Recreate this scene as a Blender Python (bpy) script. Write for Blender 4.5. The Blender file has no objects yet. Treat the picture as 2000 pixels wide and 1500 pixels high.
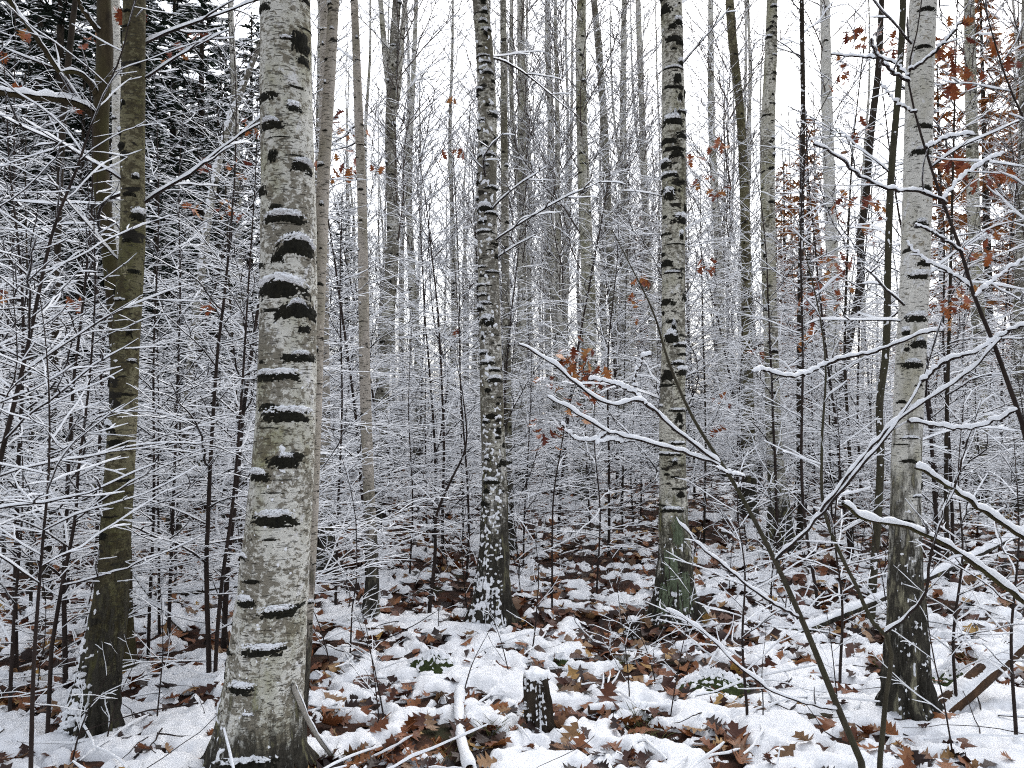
import bpy, math, random
import numpy as np

# ------------------------------------------------------------------ camera, sky, sun, exposure
SC = bpy.context.scene
COL = SC.collection
F = 1540.0                     # focal length in pixels of the 2000 x 1500 photograph
YH = 810.0                     # horizon row
PITCH = math.atan((YH - 750.0) / F)
CAMZ = 1.6
cam_d = bpy.data.cameras.new("camera")
cam_d.sensor_width = 36.0
cam_d.lens = F / 2000.0 * 36.0
cam_d.clip_start = 0.05
cam_d.clip_end = 3000.0
cam = bpy.data.objects.new("camera", cam_d)
COL.objects.link(cam)
cam.location = (0, 0, CAMZ)
cam.rotation_euler = (math.pi / 2 + PITCH, 0, 0)
SC.camera = cam

SUN_EL, SUN_AZ = math.radians(48), math.radians(20)
world = bpy.data.worlds.new("World")
SC.world = world
world.use_nodes = True
wn = world.node_tree
wn.nodes.clear()
sky = wn.nodes.new("ShaderNodeTexSky")
sky.sky_type = 'NISHITA'
sky.sun_disc = False
sky.sun_elevation = SUN_EL
sky.sun_rotation = SUN_AZ
sky.air_density = 1.0
sky.dust_density = 2.5
sky.ozone_density = 1.0
hs_ = wn.nodes.new("ShaderNodeHueSaturation")
hs_.inputs["Saturation"].default_value = 0.27      # high overcast: nearly colourless
bg = wn.nodes.new("ShaderNodeBackground")
bg.inputs["Strength"].default_value = 0.15
wo = wn.nodes.new("ShaderNodeOutputWorld")
wn.links.new(sky.outputs[0], hs_.inputs["Color"])
wn.links.new(hs_.outputs[0], bg.inputs["Color"])
wn.links.new(bg.outputs[0], wo.inputs["Surface"])
sun_d = bpy.data.lights.new("sun", 'SUN')
sun_d.energy = 0.5
sun_d.angle = math.radians(40)
sun_d.color = (1.0, 0.97, 0.93)
sun = bpy.data.objects.new("sun", sun_d)
COL.objects.link(sun)
sun.rotation_euler = (math.pi / 2 - SUN_EL, 0, math.pi - SUN_AZ)
sun.location = (0, 0, 30)

SC.view_settings.view_transform = 'Standard'
SC.view_settings.look = 'None'
SC.view_settings.gamma = 1.0
SC.view_settings.use_curve_mapping = False
SC.view_settings.exposure = 1.18
SC.render.engine = 'CYCLES'
SC.cycles.max_bounces = 3
SC.cycles.diffuse_bounces = 2
SC.cycles.glossy_bounces = 1
SC.cycles.transmission_bounces = 1
SC.cycles.transparent_max_bounces = 2
SC.cycles.use_denoising = False     # fine twigs stay crisp
SC.cycles.debug_use_spatial_splits = True
SC.cycles.filter_width = 1.1
SC.cycles.use_adaptive_sampling = False

R = random.Random(11)
NR = np.random.default_rng(11)

# ------------------------------------------------------------------ helpers: noise, projection, meshes
_perm = np.random.default_rng(5).permutation(256)
_P = np.concatenate([_perm, _perm, _perm]).astype(np.int64)
_g = np.random.default_rng(6).normal(size=(256, 3))
_G = _g / np.linalg.norm(_g, axis=1)[:, None]


def noise3(x, y, z, seed=0):
    x, y, z = np.broadcast_arrays(np.asarray(x, float) + seed * 31.7, np.asarray(y, float) + seed * 11.3, np.asarray(z, float))
    xi, yi, zi = np.floor(x).astype(np.int64), np.floor(y).astype(np.int64), np.floor(z).astype(np.int64)
    fx, fy, fz = x - xi, y - yi, z - zi
    u, v, w = [f * f * f * (f * (f * 6 - 15) + 10) for f in (fx, fy, fz)]
    out = 0
    for dx in (0, 1):
        wx = u if dx else 1 - u
        for dy in (0, 1):
            wy = v if dy else 1 - v
            for dz in (0, 1):
                wz = w if dz else 1 - w
                g = _G[_P[_P[_P[(xi + dx) & 255] + ((yi + dy) & 255)] + ((zi + dz) & 255)]]
                out = out + wx * wy * wz * (g[..., 0] * (fx - dx) + g[..., 1] * (fy - dy) + g[..., 2] * (fz - dz))
    return out * 1.5


def noise2(x, y, seed=0):
    x, y = np.broadcast_arrays(np.asarray(x, float) + seed * 31.7, np.asarray(y, float) + seed * 11.3)
    xi, yi = np.floor(x).astype(np.int64), np.floor(y).astype(np.int64)
    fx, fy = x - xi, y - yi
    u, v = [f * f * f * (f * (f * 6 - 15) + 10) for f in (fx, fy)]
    out = 0
    for dx in (0, 1):
        wx = u if dx else 1 - u
        for dy in (0, 1):
            wy = v if dy else 1 - v
            h = _P[_P[(xi + dx) & 255] + ((yi + dy) & 255)]
            a = h * (2 * math.pi / 256)
            out = out + wx * wy * (np.cos(a) * (fx - dx) + np.sin(a) * (fy - dy))
    return out * 1.5


def ground_z(x, y):
    return (0.07 * noise2(np.asarray(x) * 0.33, np.asarray(y) * 0.33, 1)
            + 0.035 * noise2(np.asarray(x) * 1.1, np.asarray(y) * 1.1, 2))


CP, SP = math.cos(PITCH), math.sin(PITCH)


def unproject(px, py, d):
    """point of pixel (px, py) of the photograph on the plane y = d, and its depth along the view"""
    cx, cy = (px - 1000.0) / F, (750.0 - py) / F
    t = d / (CP - SP * cy)
    return (cx * t, d, CAMZ + (SP + CP * cy) * t), t


def ground_d(py):
    """distance of ground seen at row py"""
    return CAMZ * F / (py - YH)


class MB:
    """collects quads and triangles"""
    def __init__(s):
        s.v, s.q, s.t, s.n = [], [], [], 0

    def add(s, v, q=None, t=None):
        if q is not None and len(q):
            s.q.append(np.asarray(q, np.int64) + s.n)
        if t is not None and len(t):
            s.t.append(np.asarray(t, np.int64) + s.n)
        s.v.append(np.asarray(v, np.float32))
        s.n += len(v)

    def mesh(s, name, mat, offset=None, smooth=True):
        me = bpy.data.meshes.new(name)
        v = np.concatenate(s.v) if s.v else np.zeros((0, 3), np.float32)
        if offset is not None:
            v = v - np.asarray(offset, np.float32)
        q = np.concatenate(s.q) if s.q else np.zeros((0, 4), np.int64)
        t = np.concatenate(s.t) if s.t else np.zeros((0, 3), np.int64)
        me.vertices.add(len(v))
        me.vertices.foreach_set("co", np.ascontiguousarray(v, np.float32).ravel())
        nl = q.size + t.size
        me.loops.add(nl)
        me.loops.foreach_set("vertex_index", np.concatenate([q.ravel(), t.ravel()]).astype(np.int32))
        npoly = len(q) + len(t)
        me.polygons.add(npoly)
        me.polygons.foreach_set("loop_start", np.concatenate([np.arange(len(q)) * 4, q.size + np.arange(len(t)) * 3]).astype(np.int32))
        if smooth:
            me.polygons.foreach_set("use_smooth", np.ones(npoly, bool))
        me.update(calc_edges=True)
        me.validate()
        if mat:
            me.materials.append(mat)
        return me

    def build(s, name, mat, parent=None, offset=None, smooth=True):
        o = bpy.data.objects.new(name, s.mesh(name, mat, offset, smooth))
        COL.objects.link(o)
        o.parent = parent
        return o


def frames(P, ref=None):
    T = np.gradient(P, axis=0)
    T /= np.linalg.norm(T, axis=1)[:, None] + 1e-9
    if ref is None:
        ref = np.array([0, 1.0, 0.02]) if abs(T[:, 2]).mean() > 0.8 else np.array([0, 0, 1.0])
    S = np.cross(T, ref)
    S /= np.linalg.norm(S, axis=1)[:, None] + 1e-9
    N = np.cross(S, T)
    return T, S, N


_ringcache = {}


def ringquads(n, k):
    if (n, k) not in _ringcache:
        i = np.arange(n - 1)[:, None] * k
        a = np.arange(k)[None, :]
        b = (a + 1) % k
        _ringcache[(n, k)] = np.stack([i + a, i + b, i + k + b, i + k + a], -1).reshape(-1, 4)
    return _ringcache[(n, k)]


def tube(mb, P, rad, k=3):
    P = np.asarray(P, float)
    rad = np.asarray(rad, float)
    T, S, N = frames(P)
    a = np.arange(k) * 2 * math.pi / k + math.pi / 2
    V = P[:, None, :] + rad[:, None, None] * (np.cos(a)[None, :, None] * S[:, None, :] + np.sin(a)[None, :, None] * N[:, None, :])
    mb.add(V.reshape(-1, 3), ringquads(len(P), k))


_stripcache = {}


def snow_on(mb, P, rad, h, rng, fine=False, wide=1.0):
    """a ridge of snow lying along the upper side of a twig"""
    P = np.asarray(P, float)
    rad = np.asarray(rad, float)
    T = np.gradient(P, axis=0)
    T /= np.linalg.norm(T, axis=1)[:, None] + 1e-9
    S = np.cross(T, (0, 0, 1.0))
    ls = np.linalg.norm(S, axis=1)
    S = S / (ls[:, None] + 1e-6)
    N = np.cross(S, T)
    n = len(P)
    hor = np.clip((ls - 0.25) / 0.5, 0, 1)
    if fine:
        seg = float(np.linalg.norm(P[1] - P[0])) + 1e-6
        m_ = max(3, int(n * seg / max(0.025, 1.6 * h)))
        jit = np.interp(np.linspace(0, m_ - 1, n), np.arange(m_), rng.uniform(0.55, 1.3, m_)) * rng.uniform(0.93, 1.07, n)
    else:
        jit = rng.uniform(0.6, 1.3, n)
    H = h * hor * jit
    H[0] *= 0.3 if not fine else 0.6
    H[-1] *= 0.5
    W = (rad * 0.92 + (0.42 if fine else 0.30) * H) * wide * (hor > 0)
    if fine:
        ang = np.radians([200, 165, 125, 90, 55, 15, -20])
        cs, sn = np.cos(ang), np.sin(ang)
        V = (P + N * (rad * 0.55)[:, None])[:, None, :] + W[:, None, None] * cs[None, :, None] * S[:, None, :] \
            + (H[:, None] * np.clip(sn, 0, 1)[None, :] + 0.25 * W[:, None] * np.clip(sn, -1, 0)[None, :])[:, :, None] * N[:, None, :]
        m = 7
    else:
        V = np.stack([P - S * W[:, None] + N * (rad * 0.25)[:, None], P + N * (rad * 0.7 + H)[:, None], P + S * W[:, None] + N * (rad * 0.25)[:, None]], 1)
        m = 3
    if (n, m) not in _stripcache:
        i = np.arange(n - 1)[:, None] * m
        a = np.arange(m - 1)[None, :]
        _stripcache[(n, m)] = np.stack([i + a, i + a + 1, i + m + a + 1, i + m + a], -1).reshape(-1, 4)
    mb.add(V.reshape(-1, 3), _stripcache[(n, m)])


def resample(pts, n):
    """smooth curve through control points"""
    pts = np.asarray(pts, float)
    if len(pts) < 3:
        s = np.linspace(0, 1, n)[:, None]
        return pts[0] * (1 - s) + pts[-1] * s
    L = np.concatenate([[0], np.cumsum(np.linalg.norm(np.diff(pts[:, :3], axis=0), axis=1))])
    s = np.linspace(0, L[-1], n)
    m = np.gradient(pts, L, axis=0)
    i = np.clip(np.searchsorted(L, s, side='right') - 1, 0, len(L) - 2)
    h = (L[i + 1] - L[i])
    u = ((s - L[i]) / h)[:, None]
    h = h[:, None]
    return ((2 * u**3 - 3 * u**2 + 1) * pts[i] + (u**3 - 2 * u**2 + u) * h * m[i]
            + (-2 * u**3 + 3 * u**2) * pts[i + 1] + (u**3 - u**2) * h * m[i + 1])


def tag(o, label=None, cat=None, group=None, kind=None):
    if label:
        o["label"] = label
    if cat:
        o["category"] = cat
    if group:
        o["group"] = group
    if kind:
        o["kind"] = kind
    return o


def empty(name, loc, label=None, cat=None, group=None, rz=0.0, sc=1.0):
    o = bpy.data.objects.new(name, None)
    COL.objects.link(o)
    o.location = loc
    o.rotation_euler = (0, 0, rz)
    o.scale = (sc, sc, sc)
    o.empty_display_size = 0.1
    return tag(o, label, cat, group)


def link(name, me, parent, loc=(0, 0, 0), rz=0.0, sc=None):
    o = bpy.data.objects.new(name, me)
    COL.objects.link(o)
    o.parent = parent
    o.location = loc
    if rz:
        o.rotation_euler = (0, 0, rz)
    if sc is not None:
        o.scale = sc if hasattr(sc, '__len__') else (sc, sc, sc)
    return o


# ------------------------------------------------------------------ materials
class NT:
    def __init__(s, name):
        s.m = bpy.data.materials.new(name)
        s.m.use_nodes = True
        s.t = s.m.node_tree
        s.b = s.t.nodes["Principled BSDF"]

    def n(s, typ, **kw):
        nd = s.t.nodes.new(typ)
        for k, v in kw.items():
            setattr(nd, k, v)
        return nd

    def l(s, a, b):
        s.t.links.new(a, b)

    def coord(s, scale=(1, 1, 1), which="Object"):
        tc = s.n("ShaderNodeTexCoord")
        mp = s.n("ShaderNodeMapping")
        mp.inputs["Scale"].default_value = scale
        s.l(tc.outputs[which], mp.inputs["Vector"])
        return mp.outputs[0]

    def noise(s, vec, scale, detail=3, rough=0.55, dist=0.0):
        nd = s.n("ShaderNodeTexNoise")
        nd.inputs["Scale"].default_value = scale
        nd.inputs["Detail"].default_value = detail
        nd.inputs["Roughness"].default_value = rough
        nd.inputs["Distortion"].default_value = dist
        s.l(vec, nd.inputs["Vector"])
        return nd.outputs["Fac"]

    def ramp(s, fac, stops):
        nd = s.n("ShaderNodeValToRGB")
        el = nd.color_ramp.elements
        while len(el) > 1:
            el.remove(el[-1])
        el[0].position = stops[0][0]
        el[0].color = tuple(stops[0][1]) + (1,) if hasattr(stops[0][1], '__len__') else (stops[0][1],) * 3 + (1,)
        for p, c in stops[1:]:
            e = el.new(p)
            e.color = tuple(c) + (1,) if hasattr(c, '__len__') else (c, c, c, 1)
        s.l(fac, nd.inputs[0])
        return nd.outputs[0]

    def mix(s, fac, a, b):
        nd = s.n("ShaderNodeMix", data_type='RGBA')
        for sock, val in ((nd.inputs[0], fac), (nd.inputs[6], a), (nd.inputs[7], b)):
            if hasattr(val, 'links'):
                s.l(val, sock)
            elif hasattr(val, '__len__'):
                sock.default_value = tuple(val) + (1,)
            else:
                sock.default_value = val
        return nd.outputs[2]

    def math(s, op, a, b=None):
        nd = s.n("ShaderNodeMath", operation=op)
        for i, val in enumerate((a, b)):
            if val is None:
                continue
            if hasattr(val, 'links'):
                s.l(val, nd.inputs[i])
            else:
                nd.inputs[i].default_value = val
        return nd.outputs[0]

    def out(s, col, rough=0.85, bump=None, bstr=0.5, bdist=0.01, spec=0.25):
        if hasattr(col, 'links'):
            s.l(col, s.b.inputs["Base Color"])
        else:
            s.b.inputs["Base Color"].default_value = tuple(col) + (1,)
        s.b.inputs["Roughness"].default_value = rough
        s.b.inputs["Specular IOR Level"].default_value = spec
        if bump is not None:
            bn = s.n("ShaderNodeBump")
            bn.inputs["Strength"].default_value = bstr
            bn.inputs["Distance"].default_value = bdist
            s.l(bump, bn.inputs["Height"])
            s.l(bn.outputs[0], s.b.inputs["Normal"])
        return s.m


def snow_material():
    s = NT("snow")
    v = s.coord(which="Object")
    f = s.noise(v, 90, 3, 0.65)
    return s.out(s.ramp(f, [(0.3, (0.86, 0.88, 0.92)), (0.7, (0.91, 0.925, 0.95))]), 0.7, f, 0.5, 0.006, 0.3)


def bark_material(name, pale, algae, brown, algae_amt, brown_amt, scar_amt, base_h, dark=(0.022, 0.02, 0.016), fine=1.0):
    """birch bark; coordinates are the trunk's own, in metres from its foot"""
    s = NT(name)
    tc = s.n("ShaderNodeTexCoord")
    oi = s.n("ShaderNodeObjectInfo")
    off = s.n("ShaderNodeVectorMath", operation='ADD')
    sc = s.n("ShaderNodeVectorMath", operation='SCALE')
    cmb = s.n("ShaderNodeCombineXYZ")
    for i in range(3):
        s.l(oi.outputs["Random"], cmb.inputs[i])
    s.l(cmb.outputs[0], sc.inputs[0])
    sc.inputs[3].default_value = 40.0
    s.l(tc.outputs["Object"], off.inputs[0])
    s.l(sc.outputs[0], off.inputs[1])

    def mapped(scale):
        mp = s.n("ShaderNodeMapping")
        mp.inputs["Scale"].default_value = scale
        s.l(off.outputs[0], mp.inputs["Vector"])
        return mp.outputs[0]
    # pale bark with algae and peeling
    nA = s.noise(mapped((4, 4, 2.2)), 1.0, 5, 0.6)
    col = s.mix(s.ramp(nA, [(0.62 - algae_amt * 0.4, 0.0), (0.78 - algae_amt * 0.25, 1.0)]), pale, algae)
    nG = s.noise(mapped((40, 40, 40)), 1.0, 3, 0.6)
    col = s.mix(s.math('MULTIPLY', s.ramp(nG, [(0.35, 0.0), (0.7, 1.0)]), 0.45), col, [c * 0.55 for c in pale])
    # thin bright strips of fresh white bark
    nW = s.noise(mapped((14, 14, 9)), 1.0, 6, 0.68, 0.2)
    col = s.mix(s.ramp(nW, [(0.60, 0.0), (0.64, 0.8)]), col, [min(0.74, c * 1.35) for c in pale])
    # brown inner bark where it flaked off, ragged edges
    nB = s.noise(mapped((30, 30, 38)), 1.0, 6, 0.72, 0.3)
    nB2 = s.noise(mapped((5, 5, 3)), 1.0, 2, 0.5)
    fB = s.math('ADD', nB, s.math('MULTIPLY', s.math('SUBTRACT', nB2, 0.5), 0.5))
    col = s.mix(s.math('MULTIPLY', s.ramp(fB, [(0.70 - brown_amt * 0.28, 0.0), (0.76 - brown_amt * 0.28, 1.0)]), 0.8), col, brown)
    # lenticels: short horizontal dashes
    nL = s.noise(mapped((26, 26, 150)), fine, 2, 0.5)
    fL = s.ramp(nL, [(0.60, 0.0), (0.66, 0.85)])
    col = s.mix(fL, col, [c * 2.2 for c in dark])
    # dark specks
    nS = s.noise(mapped((60, 60, 70)), fine, 3, 0.6)
    col = s.mix(s.ramp(nS, [(0.63, 0.0), (0.68, 0.9)]), col, [c * 1.6 for c in dark])
    # branch scars
    nC = s.noise(mapped((6.5, 6.5, 15)), 1.0, 3, 0.6, 0.3)
    fC = s.ramp(nC, [(0.70 - scar_amt * 0.2, 0.0), (0.73 - scar_amt * 0.2, 1.0)])
    col = s.mix(fC, col, dark)
    # black fissured bark at the foot of old stems
    sep = s.n("ShaderNodeSeparateXYZ")
    s.l(tc.outputs["Object"], sep.inputs[0])
    nF = s.noise(mapped((18, 18, 5)), 1.0, 4, 0.65)
    hgt = s.math('ADD', s.math('DIVIDE', sep.outputs[2], max(base_h, 0.01)), s.math('MULTIPLY', s.math('SUBTRACT', nF, 0.5), -3.0))
    fF = s.ramp(hgt, [(0.55, 1.0), (1.0, 0.0)])
    rough_col = s.ramp(nF, [(0.4, dark), (0.55, [c * 2.5 for c in dark]), (0.72, algae)])
    col = s.mix(fF, col, rough_col)
    bump = s.math('SUBTRACT', s.math('ADD', s.math('MULTIPLY', nB, -0.6), s.math('MULTIPLY', nS, 0.5)), s.math('MULTIPLY', fL, 0.3))
    bump = s.math('ADD', bump, s.math('MULTIPLY', s.math('MULTIPLY', fF, nF), 3.0))
    return s.out(col, 0.88, bump, 0.7, 0.012, 0.15)


def plain_bark(name, c1, c2, scale=14, moss=None):
    s = NT(name)
    v = s.coord((1, 1, 0.35))
    f = s.noise(v, scale, 5, 0.65)
    col = s.ramp(f, [(0.3, c1), (0.7, c2)])
    if moss:
        g = s.noise(s.coord((1, 1, 0.6)), 5, 4, 0.6)
        col = s.mix(s.ramp(g, [(0.45, 0.0), (0.62, 0.85)]), col, moss)
    return s.out(col, 0.85, f, 0.8, 0.01, 0.2)


def leaf_material(name, island=False, hanging=False):
    s = NT(name)
    if island:
        r = s.n("ShaderNodeNewGeometry").outputs["Random Per Island"]
    else:
        r = s.n("ShaderNodeObjectInfo").outputs["Random"]
    if hanging:
        col = s.ramp(r, [(0.0, (0.16, 0.03, 0.014)), (0.3, (0.30, 0.07, 0.02)), (0.65, (0.42, 0.13, 0.032)), (1.0, (0.50, 0.23, 0.07))])
    else:
        col = s.ramp(r, [(0.0, (0.012, 0.008, 0.007)), (0.22, (0.035, 0.014, 0.010)), (0.40, (0.10, 0.032, 0.016)), (0.58, (0.22, 0.075, 0.026)), (0.74, (0.30, 0.115, 0.038)), (0.84, (0.16, 0.095, 0.055)), (0.93, (0.34, 0.19, 0.085)), (1.0, (0.42, 0.25, 0.06))])
    f = s.noise(s.coord(), 45, 3, 0.6)
    col = s.mix(s.math('MULTIPLY', s.ramp(f, [(0.35, 0.0), (0.7, 1.0)]), 0.4), col, (0.03, 0.012, 0.008))
    return s.out(col, 0.5, f, 0.3, 0.004, 0.35)


def ground_material():
    s = NT("ground")
    v = s.coord()
    f = s.noise(v, 9, 5, 0.65)
    col = s.ramp(f, [(0.3, (0.012, 0.008, 0.006)), (0.5, (0.035, 0.016, 0.010)), (0.72, (0.09, 0.035, 0.018))])
    g = s.noise(v, 1.7, 4, 0.6)
    col = s.mix(s.ramp(g, [(0.6, 0.0), (0.68, 0.7)]), col, (0.022, 0.03, 0.010))
    # far away, where the snow cover is no longer built lump by lump
    sep = s.n("ShaderNodeSeparateXYZ")
    s.l(v, sep.inputs[0])
    d = s.ramp(s.math('DIVIDE', sep.outputs[1], 100.0), [(0.42, 0.0), (0.5, 1.0)])
    h = s.noise(v, 3.2, 5, 0.65)
    col = s.mix(s.math('MULTIPLY', s.ramp(h, [(0.46, 0.0), (0.5, 1.0)]), d), col, (0.8, 0.83, 0.88))
    return s.out(col, 0.9, f, 0.8, 0.03, 0.2)


M = {}
M["snow"] = snow_material()
M["ground"] = ground_material()
M["birch_big"] = bark_material("birch_bark_grey_white", (0.70, 0.69, 0.63), (0.29, 0.28, 0.15), (0.115, 0.095, 0.06), 0.36, 0.80, 0.05, 0.30)
M["birch_snowy"] = bark_material("birch_bark_flaky", (0.64, 0.62, 0.56), (0.22, 0.21, 0.12), (0.07, 0.058, 0.038), 0.44, 0.98, 0.42, 1.3)
M["birch_green"] = bark_material("birch_bark_algae", (0.64, 0.62, 0.54), (0.24, 0.23, 0.115), (0.075, 0.064, 0.04), 0.40, 0.74, 0.42, 0.9)
M["birch_white"] = bark_material("birch_bark_white", (0.70, 0.685, 0.63), (0.34, 0.32, 0.22), (0.18, 0.145, 0.085), 0.27, 0.32, 0.02, 1.5)
M["birch_mossy"] = bark_material("birch_bark_mossy", (0.27, 0.245, 0.16), (0.095, 0.09, 0.038), (0.05, 0.04, 0.022), 0.72, 0.85, 0.45, 0.9)
M["birch_pink"] = bark_material("birch_bark_pinkish", (0.47, 0.425, 0.37), (0.25, 0.23, 0.16), (0.16, 0.13, 0.10), 0.4, 0.4, 0.2, 0.9)
M["birch_far"] = bark_material("birch_bark_distant", (0.68, 0.66, 0.60), (0.24, 0.225, 0.13), (0.09, 0.075, 0.05), 0.36, 0.68, 0.50, 1.6)
M["scar"] = plain_bark("black_scar_bark", (0.004, 0.004, 0.003), (0.02, 0.019, 0.012), 60)
M["dark_bark"] = plain_bark("dark_bark", (0.012, 0.009, 0.007), (0.05, 0.038, 0.026), 25)
M["oak_bark"] = plain_bark("dark_mossy_bark", (0.02, 0.014, 0.008), (0.065, 0.05, 0.026), 22, (0.055, 0.05, 0.018))
M["green_bark"] = plain_bark("olive_bark", (0.026, 0.022, 0.015), (0.075, 0.066, 0.044), 30, (0.052, 0.050, 0.028))
M["twig"] = plain_bark("twig_bark", (0.014, 0.010, 0.009), (0.045, 0.031, 0.026), 18)
M["birch_twig"] = plain_bark("birch_twig_bark", (0.05, 0.038, 0.032), (0.12, 0.09, 0.075), 12)
M["wood"] = plain_bark("rotten_wood", (0.018, 0.011, 0.008), (0.10, 0.055, 0.03), 16)
M["pale_wood"] = plain_bark("pale_dead_wood", (0.24, 0.22, 0.19), (0.46, 0.44, 0.40), 20)
M["lichen"] = plain_bark("grey_green_lichen", (0.06, 0.075, 0.045), (0.19, 0.23, 0.15), 60)
M["leaf"] = leaf_material("fallen_leaf")
M["leaf_many"] = leaf_material("leaf_litter", island=True)
M["leaf_hang"] = leaf_material("hanging_leaf", hanging=True)
M["moss"] = plain_bark("moss", (0.012, 0.018, 0.006), (0.05, 0.07, 0.018), 50)
M["needle"] = plain_bark("conifer_needle", (0.010, 0.017, 0.012), (0.03, 0.045, 0.03), 6)
M["larch"] = plain_bark("larch_needle", (0.25, 0.10, 0.035), (0.45, 0.21, 0.08), 3)
M["grass"] = plain_bark("grass_blade", (0.05, 0.06, 0.02), (0.16, 0.16, 0.06), 30)

# ------------------------------------------------------------------ ground and snow
xs = np.concatenate([-np.geomspace(600, 14, 24), np.linspace(-13, 13, 170), np.geomspace(14, 600, 24)])
ys = np.concatenate([np.linspace(-60, -1, 14), np.linspace(-0.8, 16, 120), np.geomspace(16.4, 900, 60)])
X, Y = np.meshgrid(xs, ys, indexing='ij')
Z = ground_z(X, Y)
Z = np.where((abs(X) > 100) | (Y > 100), 0.0, Z)


def gridquads(a, b):
    i = np.arange(a - 1)[:, None] * b
    j = np.arange(b - 1)[None, :]
    return np.stack([i + j, i + b + j, i + b + j + 1, i + j + 1], -1).reshape(-1, 4)


gm = MB()
gm.add(np.stack([X, Y, Z], -1).reshape(-1, 3), gridquads(len(xs), len(ys)))
ground = tag(gm.build("ground", M["ground"]), "dark forest soil under the leaves and snow", None, None, "structure")


def snow_h(x, y):
    """height of the snow above the leaf litter; below zero where leaves lie open"""
    big = noise2(x * 0.75, y * 1.0, 11) * 0.60
    mid = noise2(x * 3.1, y * 3.6, 12) * 0.72
    sm = noise2(x * 8.0, y * 9.0, 13) * 0.48
    ti = noise2(x * 19, y * 21, 14) * 0.34
    mi = noise2(x * 42, y * 46, 15) * 0.10
    f = big + mid + sm + ti + mi + 0.05 + 0.12 * np.clip((4.6 - y) / 2, -1.0, 1) - 0.24 * np.clip((y - 6.0) / 8, 0, 1)
    return np.where(f > 0, 0.042 * (1 - np.exp(-4.5 * np.clip(f, 0, None))) + 0.014 * f + 0.006 * sm, f * 0.14 + 0.006 * sm) + 0.002 * noise2(x * 30, y * 30, 16)


nr, nc = 610, 570
yy = np.geomspace(1.3, 48, nr)
uu = np.linspace(-1, 1, nc)
Yg = np.repeat(yy[None, :], nc, 0)
Xg = uu[:, None] * (0.78 * yy[None, :] + 1.3)
Xg = Xg + NR.uniform(-0.3, 0.3, Xg.shape) * (Xg[1:2] - Xg[0:1])
Hs = snow_h(Xg, Yg)
far = np.clip((Yg - 10) / 20, 0, 1)
V = np.stack([Xg, Yg, ground_z(Xg, Yg) + 0.012 + Hs], -1)
Q = gridquads(nc, nr)
hq = Hs.reshape(-1)[Q]
Q = Q[(hq > -0.015).any(1)]
used = np.zeros(nc * nr, np.int64)
used[Q.ravel()] = 1
remap = np.cumsum(used) - 1
sm = MB()
sm.add(V.reshape(-1, 3)[used > 0], remap[Q])
tag(sm.build("snow_cover", M["snow"]), "patchy fresh white snow lying over fallen brown leaves", "snow", None, "stuff")

# ------------------------------------------------------------------ leaves
HALF = [(0.0, 0.012), (0.10, 0.02), (0.20, 0.20), (0.27, 0.09), (0.40, 0.37), (0.50, 0.12), (0.63, 0.40), (0.71, 0.14), (0.85, 0.25), (0.90, 0.09), (1.0, 0.01)]
HALF_LOW = [(0.0, 0.02), (0.22, 0.2), (0.42, 0.34), (0.5, 0.16), (0.65, 0.36), (0.8, 0.18), (1.0, 0.01)]


def leaf_arrays(rng, half=HALF, size=0.15):
    """a lobed oak leaf: stalk end at the origin, growing along +x, curled"""
    mid, lf, rt = [], [], []
    cw, cl = rng.uniform(-1.3, 1.3), rng.uniform(-0.9, 0.9)
    for (s, w) in half:
        zb = cl * (s - 0.5) ** 2
        wj = w * rng.uniform(0.6, 1.15)
        mid.append((s, 0, zb))
        zl = zb + cw * wj * wj * 1.2 + rng.uniform(-0.03, 0.03)
        lf.append((s + wj * 0.35, wj, zl))
        rt.append((s + wj * 0.35, -wj, zb + cw * wj * wj * rng.uniform(0.6, 1.4)))
    n = len(half)
    V = np.array(mid + lf + rt) * size
    q = []
    for i in range(n - 1):
        q.append((i, i + 1, n + i + 1, n + i))
        q.append((i, 2 * n + i, 2 * n + i + 1, i + 1))
    return V, np.array(q)


def rotmat(ax, ay, az):
    cx, sx, cy, sy, cz, sz = math.cos(ax), math.sin(ax), math.cos(ay), math.sin(ay), math.cos(az), math.sin(az)
    return np.array([[cz * cy, cz * sy * sx - sz * cx, cz * sy * cx + sz * sx], [sz * cy, sz * sy * sx + cz * cx, sz * sy * cx - cz * sx], [-sy, cy * sx, cy * cx]])


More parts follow.
